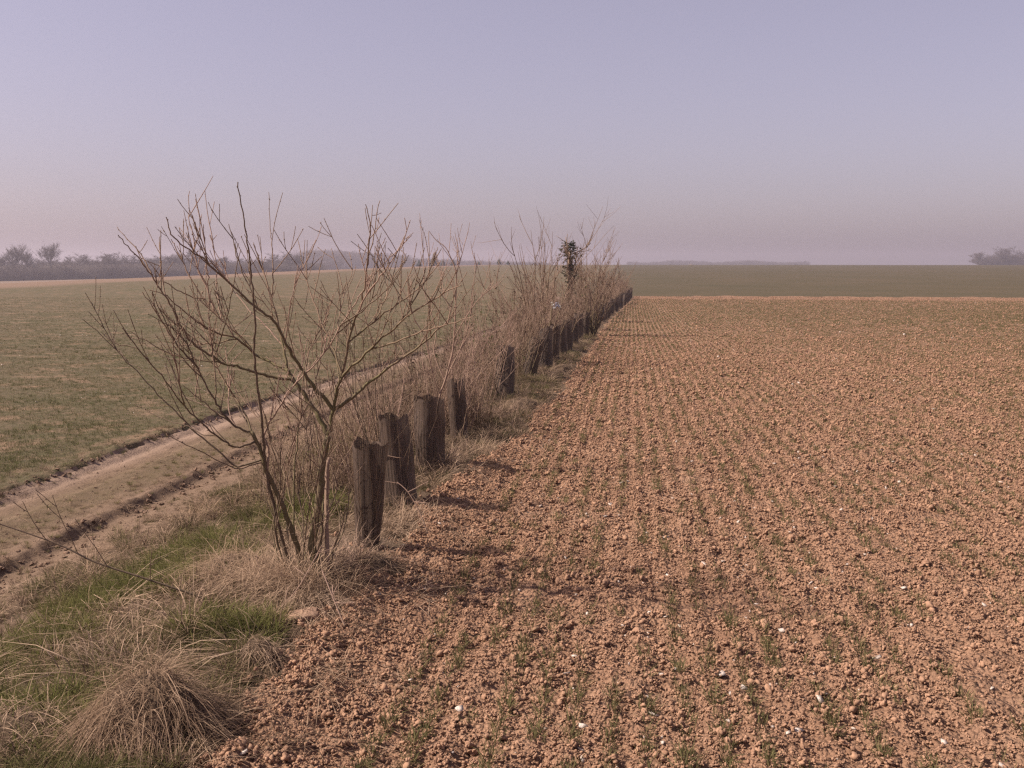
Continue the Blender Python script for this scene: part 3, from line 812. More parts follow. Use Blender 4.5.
for k in range(20):   # finer limbs forking off between the traced ones
    rs = random.Random(700 + k); par = rs.choice(['B1', 'B4', 'B5', 'B2', 'R1', 'R2', 'R3', 'Rm', 'C', 'Bq', 'A', 'S2u', 'S4', 'S5', 'S6', 'S9', 'B7'])
    pp = paths[par][0]; i = rs.randint(int(len(pp) * .15), int(len(pp) * .6)); x0, y0_ = pp[i]; tx, ty = pp[min(i + 6, len(pp) - 1)] - pp[i]
    a = math.atan2(ty, tx) + rs.choice([-1, 1]) * rs.uniform(.25, .65); L = rs.uniform(55, 120); q = [(x0, y0_)]
    for j in range(4): a += rs.gauss(0, .08) + .05 * (1 if math.cos(a) < 0 else -1); q.append((q[-1][0] + math.cos(a) * L / 4, q[-1][1] + math.sin(a) * L / 4))
    if q[-1][1] > 470 or q[-1][1] < 215: continue
    trace('X%d' % k, q, .0036, .0013, par, rs.uniform(-.6, .6), main if par[0] in 'BR' and par != 'Bq' else s2, [M_bark, M_bark_red, M_bark_pale][k % 3], twigs=3, tip=(.4, 1))
for k in range(15):   # thin suckers
    rs = random.Random(900 + k); px = rs.uniform(272, 345)
    trace('Q%d' % k, [(300 + (px - 300) * .4, 585), (px, 530), (px + rs.uniform(-12, 14), 480), (px + rs.uniform(-25, 35), 430), (px + rs.uniform(-35, 60), 385)],
          .0034, .0011, None, rs.uniform(-.5, .6), None, [M_bark, M_bark_red][k % 2], twigs=3, tip=(.2, 1))
# long bare cane arching out of the verge on the left
cp = [on_ground(222, 612)]
yy = cp[0][1]
for (px, py, dy) in ((208, 600, .0), (150, 580, -.04), (95, 562, -.08), (60, 545, -.10), (0, 524, -.16), (-40, 512, -.2)): cp.append(at_y(px, py, yy + dy))
m = MB(); cp = np.array(cp); sp = smooth_path(cp, 4); o0 = sp[0].copy(); rs = random.Random(5)
m.tube(sp - o0, np.linspace(.006, .0022, len(sp)), 6)
for px_i, dx, dz in ((11, -.10, .30), (14, -.02, .22), (17, -.12, .26), (20, -.05, .18), (8, .06, .16)):
    grow_twig(m, sp[px_i] - o0, (dx, -.1, dz), rs.uniform(.18, .32), .0022, rs, 1, .2, True, (0, 2))
c = obj('fallen_branch', m.mesh('fallen_branch', M_bark_red)); c.location = o0
tag(c, 'thin bare branch arching left over the green verge grass', 'branch')

# ------------------------------------------------------------------ tree guards of dark netting
def net_material():
    n = N('guard_netting')
    u, v = n.attr('u'), n.attr('v')
    us = n.math('SINE', n.math('MULTIPLY', u, 2 * math.pi * 58)); vs_ = n.math('SINE', n.math('MULTIPLY', v, 2 * math.pi * 75))
    st = n.math('MAXIMUM', n.ramp(us, [(.18, 0.), (.45, 1.)]), n.ramp(vs_, [(.45, 0.), (.75, 1.)]))
    streak = n.n('ShaderNodeCombineXYZ'); n.l(n.math('MULTIPLY', u, 64), streak.inputs[0]); n.l(n.math('MULTIPLY', v, 1.6), streak.inputs[1])
    sn = n.noise(streak.outputs[0], 1.0, 4, .7)
    col = n.mix(n.ramp(sn, [(.3, 0.), (.7, 1.)]), (.024, .016, .013), (.165, .112, .086))
    p = n.n('ShaderNodeBsdfPrincipled'); n.l(col, p.inputs['Base Color']); p.inputs['Roughness'].default_value = .55
    p.inputs['Specular IOR Level'].default_value = .25
    tr = n.n('ShaderNodeBsdfTransparent'); mx = n.n('ShaderNodeMixShader')
    op = n.math('ADD', n.math('MULTIPLY', st, .32), n.ramp(sn, [(.28, .36), (.66, .84)]))
    n.l(op, mx.inputs[0]); n.l(tr.outputs[0], mx.inputs[1]); n.l(p.outputs[0], mx.inputs[2]); n.l(mx.outputs[0], n.out.inputs['Surface'])
    return n.m
M_net = net_material()
n_ = N('weathered_stake'); M_stake = n_.m
n_.bsdf(n_.mix(n_.noise(n_.objco(), 30, 5), (.22, .15, .11), (.38, .28, .21)), .85, .2)
def net_mesh(seed, h=.6, r=.095, top=1.0, bot=1.0, crease=.12, lean=(0, 0), flat=1.0, nu=44, nv=18, notch=0.0):
    g = random.Random(seed)
    ph = [g.uniform(0, 6.28) for _ in range(6)]
    v, U, V = [], [], []
    for j in range(nv + 1):
        t = j / nv
        for i in range(nu):
            a = 2 * math.pi * i / nu
            rr = r * (bot + (top - bot) * t) * (1 + crease * (.6 * math.sin(2 * a + ph[0] + 1.2 * t) + .5 * math.sin(3 * a + ph[1] - 2 * t) + .25 * math.sin(7 * a + ph[2] + 3 * t)))
            rr *= 1 + .03 * math.sin(9 * t + ph[3] + 2 * a) + g.uniform(-.022, .022)
            hh = h * t
            if j == nv: hh += h * (.02 * math.sin(2 * a + ph[4]) + .02 * math.sin(5 * a + ph[5]) + g.uniform(-.014, .014) - notch * max(0, math.sin(a + ph[1])) ** 2)
            v.append((math.cos(a) * rr + lean[0] * t, math.sin(a) * rr * flat + lean[1] * t, hh)); U.append(i / nu); V.append(t)
    q = [[j * nu + i, j * nu + (i + 1) % nu, (j + 1) * nu + (i + 1) % nu, (j + 1) * nu + i] for j in range(nv) for i in range(nu)]
    me = np_mesh('net_sleeve', np.array(v), np.array(q), None, M_net, {'u': U, 'v': V})
    return me
def stake_mesh(h, seed):
    m = MB(); g = random.Random(seed)
    m.tube([(0, 0, -.1), (g.uniform(-.005, .005), 0, h * .5), (g.uniform(-.012, .012), g.uniform(-.01, .01), h)], [.013, .012, .011], 7)
    return m.mesh('stake', M_stake)
ORD = ['first', 'second', 'third', 'fourth', 'fifth', 'sixth', 'seventh', 'eighth', 'ninth', 'tenth', 'eleventh', 'twelfth', 'thirteenth', 'fourteenth',
       'fifteenth', 'sixteenth', 'seventeenth', 'eighteenth', 'nineteenth', 'twentieth', 'twenty-first', 'twenty-second', 'twenty-third', 'twenty-fourth',
       'twenty-fifth', 'twenty-sixth', 'twenty-seventh', 'twenty-eighth', 'twenty-ninth', 'thirtieth', 'thirty-first', 'thirty-second', 'thirty-third',
       'thirty-fourth', 'thirty-fifth', 'thirty-sixth', 'thirty-seventh', 'thirty-eighth', 'thirty-ninth', 'fortieth', 'forty-first', 'forty-second', 'forty-third', 'forty-fourth', 'forty-fifth', 'forty-sixth', 'forty-seventh',
       'forty-eighth', 'forty-ninth', 'fiftieth', 'fifty-first', 'fifty-second', 'fifty-third', 'fifty-fourth']
spots = []
for (px, py) in ((368, 554), (402, 508), (430, 469), (459, 440), (505, 398), (528, 376)):
    p = on_ground(px, py); spots.append((p[0], p[1]))
yy = spots[-1][1] + 1.6
while yy < 66:
    spots.append((HEDGE_X + .17 + rnd.uniform(-.06, .06) + .27 * ss(20, 40, yy) + bend(yy), yy)); yy += rnd.uniform(1.2, 1.55)
GUARD_SHAPES = {0: dict(h=.58, r=.086, top=1.12, bot=.62, crease=.13, lean=(.02, 0), flat=.75, notch=.0),
                1: dict(h=.60, r=.108, top=.92, bot=1.05, crease=.10, lean=(-.05, .0)),
                2: dict(h=.56, r=.112, top=1.0, bot=1.0, crease=.07, lean=(.0, .0)),
                3: dict(h=.55, r=.085, top=1.0, bot=.9, crease=.16, lean=(-.03, 0))}
GUARD_LABEL = {0: 'crumpled dark net tree guard, narrow at the foot, nearest the camera', 1: 'tall dark brown net tree guard leaning left, second in the row',
               2: 'wide straight brown net tree guard with a bare sapling, third in the row', 3: 'brown net tree guard overgrown by dead weeds, fourth in the row'}
shared = [net_mesh(70 + k, h=.60 + .03 * (k % 3), r=.11 + .012 * (k % 2), top=.9 + .1 * k / 4, bot=1.0, crease=.10, lean=(.03 * (k - 2), 0), nu=28, nv=8) for k in range(5)]
stk = [stake_mesh(.44, 80 + k) for k in range(3)]
for i, (x, y) in enumerate(spots):
    e = empty('tree_guard', (x, y, float(ground_z(x, y)[0]) - .015))
    if i not in GUARD_SHAPES: e.rotation_euler = (rnd.gauss(0, .05), rnd.gauss(0, .06), rnd.uniform(0, 6.28))
    me = net_mesh(60 + i, **GUARD_SHAPES[i]) if i in GUARD_SHAPES else shared[i % 5]
    nsl = obj('net_sleeve', me, e)
    so = obj('stake', stk[i % 3], e); so.location = (-.03 if i == 0 else -.05, .03, -.06)
    if i in (1, 2):
        tm = MB(); tm.tube([(math.cos(a_) * .106 - (.03 if i == 1 else 0), math.sin(a_) * .106, .36 + .01 * math.sin(2 * a_)) for a_ in np.linspace(0, 6.283, 15)], .0028, 4)
        obj('tie', tm.mesh('tie', M_weed), e)
    if i < 8:
        wm = MB(); rs = random.Random(60 + i); rnd.seed(60 + i)
        for k in range(70):
            a_ = rs.uniform(0, 6.283); q_ = rs.uniform(0, .07)
            wm.blade((math.cos(a_) * q_, math.sin(a_) * q_, 0), (rs.gauss(0, .12), rs.gauss(0, .12), 1), rs.uniform(.25, .85), .003, .08, 3)
        obj('dead_growth', wm.mesh('dead_growth', M_grey), e)
    far_l = 'dark net tree guard, %s along the hedge row from the camera' % ORD[min(i, len(ORD) - 1)]
    tag(e, GUARD_LABEL.get(i, far_l), 'tree guard', 'net tree guards along the hedge row')

# ------------------------------------------------------------------ hedge shrubs
def bush_mesh(seed, h, spread, nstem, depth=2, twig=1.0, r=.010, mat=None, buds=False, lean=(0, 0), twr=.0024, kid=(3, 6)):
    rs = random.Random(seed); stems = []
    for k in range(nstem):
        mb = MB(); a = rs.uniform(0, 6.283); sp = rs.uniform(.1, 1) ** .7 * spread
        d = np.array([math.cos(a) * sp + lean[0], math.sin(a) * sp + lean[1], 1.0]); L = h * rs.uniform(.65, 1.08); n = 9
        d /= np.linalg.norm(d)
        p = [np.array([rs.gauss(0, .03), rs.gauss(0, .03), -.03])]; dd = d.copy()
        for i in range(n):
            dd = dd + np.array([rs.gauss(0, .08), rs.gauss(0, .08), .03]); dd /= np.linalg.norm(dd); p.append(p[-1] + dd * L / n)
        rr = r * rs.uniform(.6, 1.1)
        mb.tube(p, np.linspace(rr, .0022, n + 1), 5, (0, .8))
        for j in range(int(rs.randint(*kid) * twig)):
            i = rs.randint(2, n - 1)
            d2 = (p[i + 1] - p[i]) * n / L * .8 + np.array([rs.gauss(0, .5), rs.gauss(0, .5), rs.uniform(0, .7)])
            grow_twig(mb, p[i], d2, L * rs.uniform(.2, .5) * (1.15 - i / n * .5), max(twr, rr * .35), rs, depth - 1, .3, buds, (1, 4), .5, .004, 3)
        stems.append(mb)
    return stems
def leaves_on(stems, nlf, size, rs, zmin=.2):
    pts = np.vstack([np.vstack(s.v) for s in stems]); pts = pts[pts[:, 2] > zmin]
    mb = MB()
    for k in range(nlf):
        p = pts[rs.randrange(len(pts))]; a = rs.uniform(0, 6.28); e = rs.uniform(-1, .6)
        d = np.array([math.cos(a), math.sin(a), e]); s_ = np.cross(d, [0, 0, 1.]); s_ /= np.linalg.norm(s_)
        d = d / np.linalg.norm(d); l = size * rs.uniform(.6, 1.3); up = np.cross(s_, d)
        mb.add([p, p + d * l * .5 + s_ * l * .32 + up * l * .1, p + d * l, p + d * l * .5 - s_ * l * .32 + up * l * .1, p + d * l * .5 - up * l * .06], None,
               [[0, 1, 4], [1, 2, 4], [2, 3, 4], [3, 0, 4]], rs.random())
    return mb
def hedge_shrub(x, y, seed, h, spread, nstem, label, mat=None, leaf=None, nleaf=0, lsize=.03, name='hedge_shrub', **kw):
    e = empty(name, (x, y, float(ground_z(x, y)[0]) - .01))
    st = bush_mesh(seed, h, spread, nstem, **kw)
    for mb in st: obj('stem', mb.mesh('stem', mat or M_hedge), e)
    if leaf: obj('foliage', leaves_on(st, nleaf, lsize, random.Random(seed)).mesh('foliage', leaf), e)
    tag(e, label, 'shrub', 'bare shrubs of the hedge row')
    return e
def gpt(i): return spots[i]
hedge_shrub(spots[1][0] - .02, spots[1][1] + .04, 11, 1.15, .42, 8, 'thin bare sapling rising from the second tree guard', M_bark_red, r=.005, twr=.0016, buds=True)
# sapling in the third guard, traced
e = empty('hedge_sapling', (spots[2][0], spots[2][1], float(ground_z(*spots[2])[0])))
tag(e, 'pale forked bare sapling growing out of the third tree guard', 'sapling', 'bare shrubs of the hedge row')
y3 = spots[2][1]; o3 = np.array(e.location)
for pix, r0, dy in (([(432, 468), (436, 420), (440, 395), (445, 381), (450, 362), (453, 349), (455, 320), (456, 290), (456, 272), (450, 256), (445, 247), (436, 240), (429, 231)], .010, 0),
                    ([(445, 381), (438, 365), (434, 350), (436, 332), (430, 310), (424, 290), (424, 272), (423, 250), (423, 227)], .006, .15),
                    ([(456, 276), (459, 265), (463, 251)], .0035, .05), ([(453, 340), (463, 322), (478, 300), (490, 290)], .0045, -.1),
                    ([(455, 320), (446, 300), (440, 282), (446, 268)], .0035, .1), ([(445, 381), (452, 366), (462, 345), (470, 318), (472, 290), (478, 262)], .005, .2),
                    ([(440, 395), (432, 372), (426, 340), (414, 318), (410, 300)], .0045, -.2)):
    w = np.array([at_y(px, py, y3 + dy * i / len(pix)) for i, (px, py) in enumerate(pix)]) - o3
    mb = MB(); sp = smooth_path(w, 4); rs = random.Random(len(pix) * 7 + int(pix[-1][0]))
    mb.tube(sp, np.linspace(r0, .0022, len(sp)), 6)
    for k in range(8):
        i = rs.randint(len(sp) // 3, len(sp) - 2)
        grow_twig(mb, sp[i], (sp[i + 1] - sp[i]) * 30 + np.array([rs.gauss(0, .6), rs.gauss(0, .6), rs.uniform(.2, 1)]), rs.uniform(.08, .28), .0022, rs, 1, .3, True, (0, 2))
    obj('stem', mb.mesh('stem', M_bark_pale), e)
hedge_shrub(spots[3][0] + .0, spots[3][1] + .1, 13, 1.0, .5, 9, 'low pale bare shrub smothered in dead weeds at the fourth tree guard', M_bark_pale, r=.005, twr=.0018, buds=True)
hedge_shrub(-2.05, 9.3, 14, 1.15, .6, 10, 'dark low shrub with a few withered leaves behind the third tree guard', M_bark_red, M_deadleaf, 170, .030, r=.005, twr=.0018)
hedge_shrub(-1.95, 8.0, 17, .95, .6, 9, 'reddish low shrub with withered leaves left of the second tree guard', M_bark_red, M_deadleaf, 60, .026, r=.005, twr=.0018)
hedge_shrub(-1.85, 7.1, 41, .95, .5, 9, 'thin pale twiggy shrub just behind the nearest tree guard', M_bark_pale, r=.0045, twr=.0016, buds=True)
hedge_shrub(-1.75, 8.9, 42, 1.15, .5, 11, 'pinkish twiggy shrub between the third and fourth tree guards', M_bark_pale, r=.005, twr=.0018, buds=True)
hedge_shrub(-1.80, 10.2, 43, 1.3, .5, 12, 'pinkish twiggy shrub just past the fourth tree guard', M_hedge, r=.006, twr=.002, buds=True)
hedge_shrub(-1.60, 10.9, 44, 1.0, .55, 11, 'low tangled pale shrub before the fifth tree guard', M_bark_pale, r=.005, twr=.002)
hedge_shrub(-1.85, 12.4, 45, 1.25, .5, 12, 'tangled brown shrub on the track side of the sixth tree guard', M_hedge, M_deadleaf, 60, .035, r=.006, twr=.0024)
hedge_shrub(-1.55, 14.2, 46, 1.35, .5, 13, 'tangled brown shrub shortly before the tall fan-shaped shrub', M_hedge, r=.007, twr=.0028)
for j_, (hx_, hy_, w_) in enumerate(((-1.75, 13.3, 'pale bushy twig clump, nearest of five before the ivy-clad tree'), (-1.85, 15.9, 'pale bushy twig clump, second of five before the ivy-clad tree'),
        (-1.65, 17.8, 'pale bushy twig clump, third of five before the ivy-clad tree'), (-1.7, 19.7, 'pale bushy twig clump, fourth of five before the ivy-clad tree'), (-1.65, 22.6, 'pale bushy twig clump, farthest of five before the ivy-clad tree'))):
    hedge_shrub(hx_, hy_, 150 + j_, 1.25 + .1 * j_, .6, 13, w_, M_bark_pale if j_ % 2 else M_hedge, r=.007, twr=.0026 + .0003 * j_, kid=(4, 7))
hedge_shrub(-1.75, 20.8, 47, 1.5, .5, 12, 'tangled brown shrub shortly past the tall fan-shaped shrub', M_hedge, r=.008, twr=.0035)
hedge_shrub(-2.05, 11.4, 15, 1.1, .55, 10, 'leafy bramble bush on the track side of the fifth tree guard', M_hedge, M_bramble, 420, .04, name='bramble_bush', r=.005)
hedge_shrub(spots[4][0] - .05, spots[4][1] + .1, 16, 1.05, .4, 9, 'leafy topped bare shrub in the fifth tree guard', M_hedge, M_bramble, 120, .035, r=.006)
hedge_shrub(spots[5][0] - .05, spots[5][1], 18, 1.35, .45, 10, 'bare grey shrub in the sixth tree guard', M_hedge, r=.007)
hedge_shrub(-1.45, 16.6, 19, 2.25, .66, 18, 'tall fan-shaped bare shrub, highest of the hedge row', M_hedge, r=.017, twr=.0048, kid=(3, 6), lean=(-.10, 0))
hedge_shrub(-1.65, 15.2, 20, 1.5, .6, 12, 'mossy bare bush with withered leaves left of the tall fan-shaped shrub', M_hedge, M_deadleaf, 200, .045, r=.008, twr=.0035)
hedge_shrub(-1.5, 18.6, 21, 1.6, .45, 11, 'bare shrub just behind the tall fan-shaped shrub', M_hedge, r=.010, twr=.0038, kid=(3, 6))
hedge_shrub(-1.05, 27.0, 27, 2.45, .46, 28, 'upright reddish bare bush right of the ivy-clad tree', M_hedge, r=.016, twr=.0065, kid=(5, 8))
hedge_shrub(-1.6, 24.5, 23, 1.5, .5, 12, 'rounded bare bush between the tall shrub and the ivy-clad tree', M_hedge, M_bramble, 160, .05, r=.010, twr=.0055, kid=(5, 9))
hedge_shrub(-1.4, 30.5, 24, 1.7, .5, 12, 'low dense bare bush behind the upright reddish bush', M_hedge, r=.010, twr=.007, kid=(5, 9))
far_variants = [bush_mesh(300 + k, 1.0, .6, 10, twig=1.0, r=.009, twr=.005, kid=(4, 7), depth=2) for k in range(3)]
far_meshes = [[mb.mesh('stem', M_hedge) for mb in v] for v in far_variants]
yy, k = 20.6, 0
while yy < 68:
    e = empty('hedge_shrub', (HEDGE_X - .1 + .2 * ss(20, 40, yy) + rnd.uniform(-.2, .2) + bend(yy), yy, 0)); e.location.z = float(ground_z(e.location.x, yy)[0]) - .01
    hh = rnd.uniform(.9, 1.3) if yy < 40 else rnd.uniform(1.3, 1.95)
    e.scale = (hh * .85, hh * .85, hh); e.rotation_euler = (0, 0, rnd.uniform(0, 6.28))
    for me in far_meshes[k % 3]: obj('stem', me, e)
    tag(e, 'low brown bare shrub, %s in the distant run of the hedge row' % ORD[k], 'shrub', 'distant shrubs of the hedge row')
    yy += rnd.uniform(1.6, 2.2); k += 1

# ivy-clad tree on the hedge line
ix_ = float(at_y(570, 250, 36)[0])
e = empty('ivy_clad_tree', (ix_, 36, float(ground_z(ix_, 36)[0]) - .02))
tag(e, 'small dark ivy-clad tree rising behind the hedge shrubs', 'tree')
rs = random.Random(44); mb = MB()
mb.tube([(0, 0, 0), (.02, 0, 1), (-.03, .02, 2), (0, 0, 2.6)], [.14, .11, .09, .05], 8); obj('trunk', mb.mesh('trunk', M_hedge), e)
for k in range(16):
    mb2 = MB(); grow_twig(mb2, np.array([0, 0, rs.uniform(1.2, 2.5)]), (rs.gauss(0, .8), rs.gauss(0, .8), rs.uniform(.3, 1)), rs.uniform(.5, 1.0), .022, rs, 2, .3, False, (2, 5), .3, sides=4)
    obj('limb', mb2.mesh('limb', M_hedge), e)
mb = MB()
for k in range(1400):
    t = rs.random(); z = .1 + 2.85 * t; w = .17 + .30 * ss(.45, .8, t) * (1 - .55 * ss(.85, 1, t))
    a = rs.uniform(0, 6.28); r_ = w * math.sqrt(rs.random()) * (.75 + .4 * math.sin(3 * a + 4 * t))
    p = np.array([math.cos(a) * r_, math.sin(a) * r_, z]); d = np.array([rs.gauss(0, 1), rs.gauss(0, 1), rs.gauss(-.2, .6)]); d /= np.linalg.norm(d)
    s_ = np.cross(d, [.1, .2, 1]); s_ /= np.linalg.norm(s_); l = rs.uniform(.06, .12)
    mb.add([p, p + d * l * .5 + s_ * l * .45, p + d * l, p + d * l * .5 - s_ * l * .45], [[0, 1, 2, 3]], None, rs.random())
obj('ivy', mb.mesh('ivy', M_ivy), e)

# ------------------------------------------------------------------ far trees
def tree_parts(seed, h, crown, trunk=.46, low=.35, r0=.22, twr=.016, wide=.8):
    rs = random.Random(seed); tr, cr = MB(), MB()
    cnt = [9, 6, 6, 8]
    def rec(p, d, L, r, lev):
        n = 4 if lev < 3 else 2; pts = [p]; dd = d
        for i in range(n):
            dd = dd + np.array([rs.gauss(0, .13), rs.gauss(0, .13), rs.gauss(.06, .06)]); dd = dd / np.linalg.norm(dd)
            pts.append(pts[-1] + dd * L / n)
        (tr if lev == 0 else cr).tube(pts, np.linspace(r, max(r * .5, twr * .7), n + 1), 6 if lev < 2 else 3, (lev / 5, (lev + 1) / 5))
        if lev >= 4: return
        for k in range(cnt[lev]):
            t = rs.uniform(low if lev == 0 else .2, 1.0); i = min(int(t * n), n - 1); q = pts[i] + (pts[i + 1] - pts[i]) * (t * n - i)
            a = rs.uniform(0, 6.283); sp = rs.uniform(.45, 1.0) * crown
            nd = dd * .5 + np.array([math.cos(a) * sp, math.sin(a) * sp, rs.uniform(-.1, .7)]); nd /= np.linalg.norm(nd)
            rec(q, nd, L * rs.uniform(.5, .75) * (1 if lev < 3 else .8), max(r * .42, twr), lev + 1)
    rec(np.array([0, 0, -.2]), np.array([0, 0, 1.]), h * trunk, r0, 0)
    cv = np.vstack(cr.v); f = h / cv[:, 2].max(); g = wide * h * .5 / np.percentile(np.hypot(cv[:, 0], cv[:, 1]), 95)
    for m_ in (tr, cr): m_.v = [v * np.array([g, g, f]) for v in m_.v]
    return tr.mesh('trunk', M_tree), cr.mesh('crown', M_tree)
TREES = [tree_parts(1, 12, .9, .50, .5, r0=.20, wide=.62), tree_parts(2, 12, 1.0, .34, .2, r0=.2, wide=.85), tree_parts(5, 12, 1.1, .28, .1, r0=.17, wide=.95), tree_parts(8, 12, 1.0, .30, .12, r0=.18, wide=.9),
         tree_parts(9, 12, 1.0, .44, .42, r0=.22, wide=.8)]
def far_tree(px, top, dist, v, label, wide=1.0, group='bare trees along the left skyline', name='bare_tree'):
    p = at_y(px, 262, dist); x = float(p[0]); z = float(macro(x, dist)) - .3
    zt = float(at_y(px, top - 1.5, dist)[2]); h = zt - z
    e = empty(name, (x, dist, z)); s = h / 12.0
    e.scale = (s * wide, s * wide, s); e.rotation_euler = (0, 0, rnd.uniform(0, 6.28))
    obj('trunk', TREES[v][0], e); obj('crown', TREES[v][1], e)
    tag(e, label, 'tree', group)
far_tree(50, 240, 340, 0, 'tall lone bare tree standing clear above the left treeline', .85)
far_tree(14, 244, 335, 4, 'tall spreading bare tree, left of the lone tall tree', .8)
far_tree(29, 250, 345, 4, 'middle sized bare tree beside the tall spreading tree on the left', .7)
K = [(a_, b_ - 1.5) for a_, b_ in [(-30, 250), (-16, 254), (-4, 255), (6, 258), (36, 260), (62, 262), (73, 257), (80, 255), (91, 261), (103, 258), (113, 256), (121, 254), (129, 256), (140, 260), (149, 259), (158, 257),
     (167, 260), (177, 254), (186, 250), (196, 255), (206, 258), (219, 260), (230, 258), (240, 259), (252, 261), (264, 260), (277, 255), (285, 253), (293, 256), (303, 260)]]
on_ = 0
for (px, top) in K:
    d = 350 + (px * .35) + rnd.uniform(-15, 15)
    if px < 0: lab = {-30: 'bare tree standing outermost beyond the left picture edge', -16: 'bare tree just outside the left picture edge', -4: 'bushy bare tree cut by the left picture edge'}[px]
    else:
        lab = 'low bushy bare tree in the left treeline, %s counted from the left picture edge' % ORD[on_]; on_ += 1
    far_tree(px, top, d, rnd.choice([1, 2, 3]), lab, rnd.uniform(1.0, 1.35))
# right hand trees beyond the skyline
far_tree(985, 252, 750, 2, 'leftmost low bare tree on the right skyline', 1.25, 'bare trees on the right skyline')
far_tree(997, 248, 755, 1, 'middle round bare tree on the right skyline', 1.25, 'bare trees on the right skyline')
far_tree(1015, 247, 750, 3, 'broad bare tree at the right picture edge on the skyline', 1.25, 'bare trees on the right skyline')
far_tree(1030, 248, 760, 1, 'bare tree cut by the right picture edge on the skyline', 1.25, 'bare trees on the right skyline')
# scrub under the left trees
def scrub(seed):
    rs = random.Random(seed); mb = MB()
    for k in range(420):
        a = rs.uniform(0, 6.28); b = np.array([rs.gauss(0, 1.1), rs.gauss(0, 1.1), -.2]); L = rs.uniform(1.2, 3.2)
        d = np.array([math.cos(a) * .5, math.sin(a) * .5, 1]); q = b + d * L * .5 + np.array([rs.gauss(0, .2), rs.gauss(0, .2), 0])
        mb.tube([b, q, b + d * L + np.array([rs.gauss(0, .4), rs.gauss(0, .4), 0])], [.035, .03, .02], 3)
    return mb.mesh('scrub', M_tree)
SC = [scrub(k) for k in range(3)]
px_ = rng.uniform(-45, 312, 260); d_ = 345 + px_ * .35 + rng.uniform(-25, 40, 260)
pp = np.array([at_y(a, 262, b) for a, b in zip(px_, d_)]); pp[:, 2] = macro(pp[:, 0], pp[:, 1])
s_ = rng.uniform(1.1, 2.0, 260)
scatter('far_scrub', pp, rand_rot(260, .02), np.stack([s_ * 1.3, s_ * 1.3, s_], -1), SC, 'dim scrub filling the foot of the left treeline', 21)
# hazy woods
def wood(name, label, pxr, topf, dist, n, seed, wide=1.4):
    g = np.random.default_rng(seed); px = g.uniform(*pxr, n); d = dist + g.uniform(0, 140, n)
    P_, S_ = [], []
    for a, b in zip(px, d):
        q = at_y(a, 262, b); z = float(macro(q[0], b)); zt = float(at_y(a, topf(a), b)[2]) + g.uniform(-1.2, .6)
        P_.append((q[0], b, z)); s = (zt - z) / 12; S_.append((s * wide, s * wide, s))
    scatter(name, np.array(P_), rand_rot(n, .01), np.array(S_), [t[1] for t in TREES[1:4]], label, seed)
wood('bare_woodland', 'dim band of bare trees behind the left treeline', (-50, 312), lambda a: 262.0 + 2.5 * math.sin(a * .11) + 2.0 * math.sin(a * .31), 400, 120, 34, 1.2)
wood('bare_copse', 'dim trees filling the copse on the right skyline', (984, 1045), lambda a: 256.5 - (a - 984) * .06 + 1.5 * math.sin(a * .5), 760, 22, 35, 1.2)
wood('hazy_woodland', 'block of woodland fading into haze above the left field', (314, 400), lambda a: 248 + (a - 314) * .075, 880, 140, 31)
wood('low_hazy_woodland', 'low strip of hazy woodland behind the conifers', (395, 545), lambda a: 256.5 + (a - 395) * .035, 950, 110, 32)
wood('distant_treeline', 'thin distant treeline on the skyline right of the hedge', (630, 806), lambda a: 260.6 + 1.0 * math.sin(a * .09), 1350, 150, 33, 1.5)
far_tree(329, 254, 700, 3, 'bushy bare tree in front of the hazy woodland block', 1.3)
# conifers
def conifer(px, top, dist, label, wide=1.0):
    p = at_y(px, 262, dist); x = float(p[0]); z = float(macro(x, dist)); h = float(at_y(px, top, dist)[2]) - z
    e = empty('conifer', (x, dist, z)); rs = random.Random(int(px))
    mb = MB(); mb.tube([(0, 0, -.2), (0, 0, h * .5), (0, 0, h)], [.16, .1, .02], 6); obj('trunk', mb.mesh('trunk', M_tree), e)
    mb = MB()
    for k in range(420):
        t = rs.random() ** .75; zc = h * (.12 + .88 * t); L = (1 - t) * h * .36 * wide * rs.uniform(.6, 1.25) + .15
        a = rs.uniform(0, 6.28); d = np.array([math.cos(a), math.sin(a), rs.uniform(-.25, .25)]); s_ = np.array([-d[1], d[0], 0])
        b = np.array([0, 0, zc]); w = .25 * L + .1
        mb.add([b, b + d * L * .6 + s_ * w, b + d * L, b + d * L * .6 - s_ * w, b + d * L * .5 + np.array([0, 0, .25])], None, [[0, 1, 4], [1, 2, 4], [2, 3, 4], [3, 0, 4]], t)
    obj('crown', mb.mesh('crown', M_conifer), e)
    tag(e, label, 'conifer', 'dark conifers on the field skyline')
conifer(434, 253, 420, 'tallest dark conifer on the left field skyline', 1.1)
conifer(419, 260, 425, 'small dark conifer left of the tallest one', 1.3)
conifer(443, 260, 430, 'small dark conifer touching the right side of the tallest one', 1.3)
conifer(453, 260, 425, 'squat dark conifer, second right of the tallest one', 1.5)
conifer(479, 262, 430, 'low dark conifer alone between the two clumps', 1.6)
conifer(499, 259, 430, 'dark conifer left of the tall fan-shaped hedge shrub', 1.3)
conifer(508, 261, 435, 'smaller dark conifer behind the tips of the fan-shaped hedge shrub', 1.4)

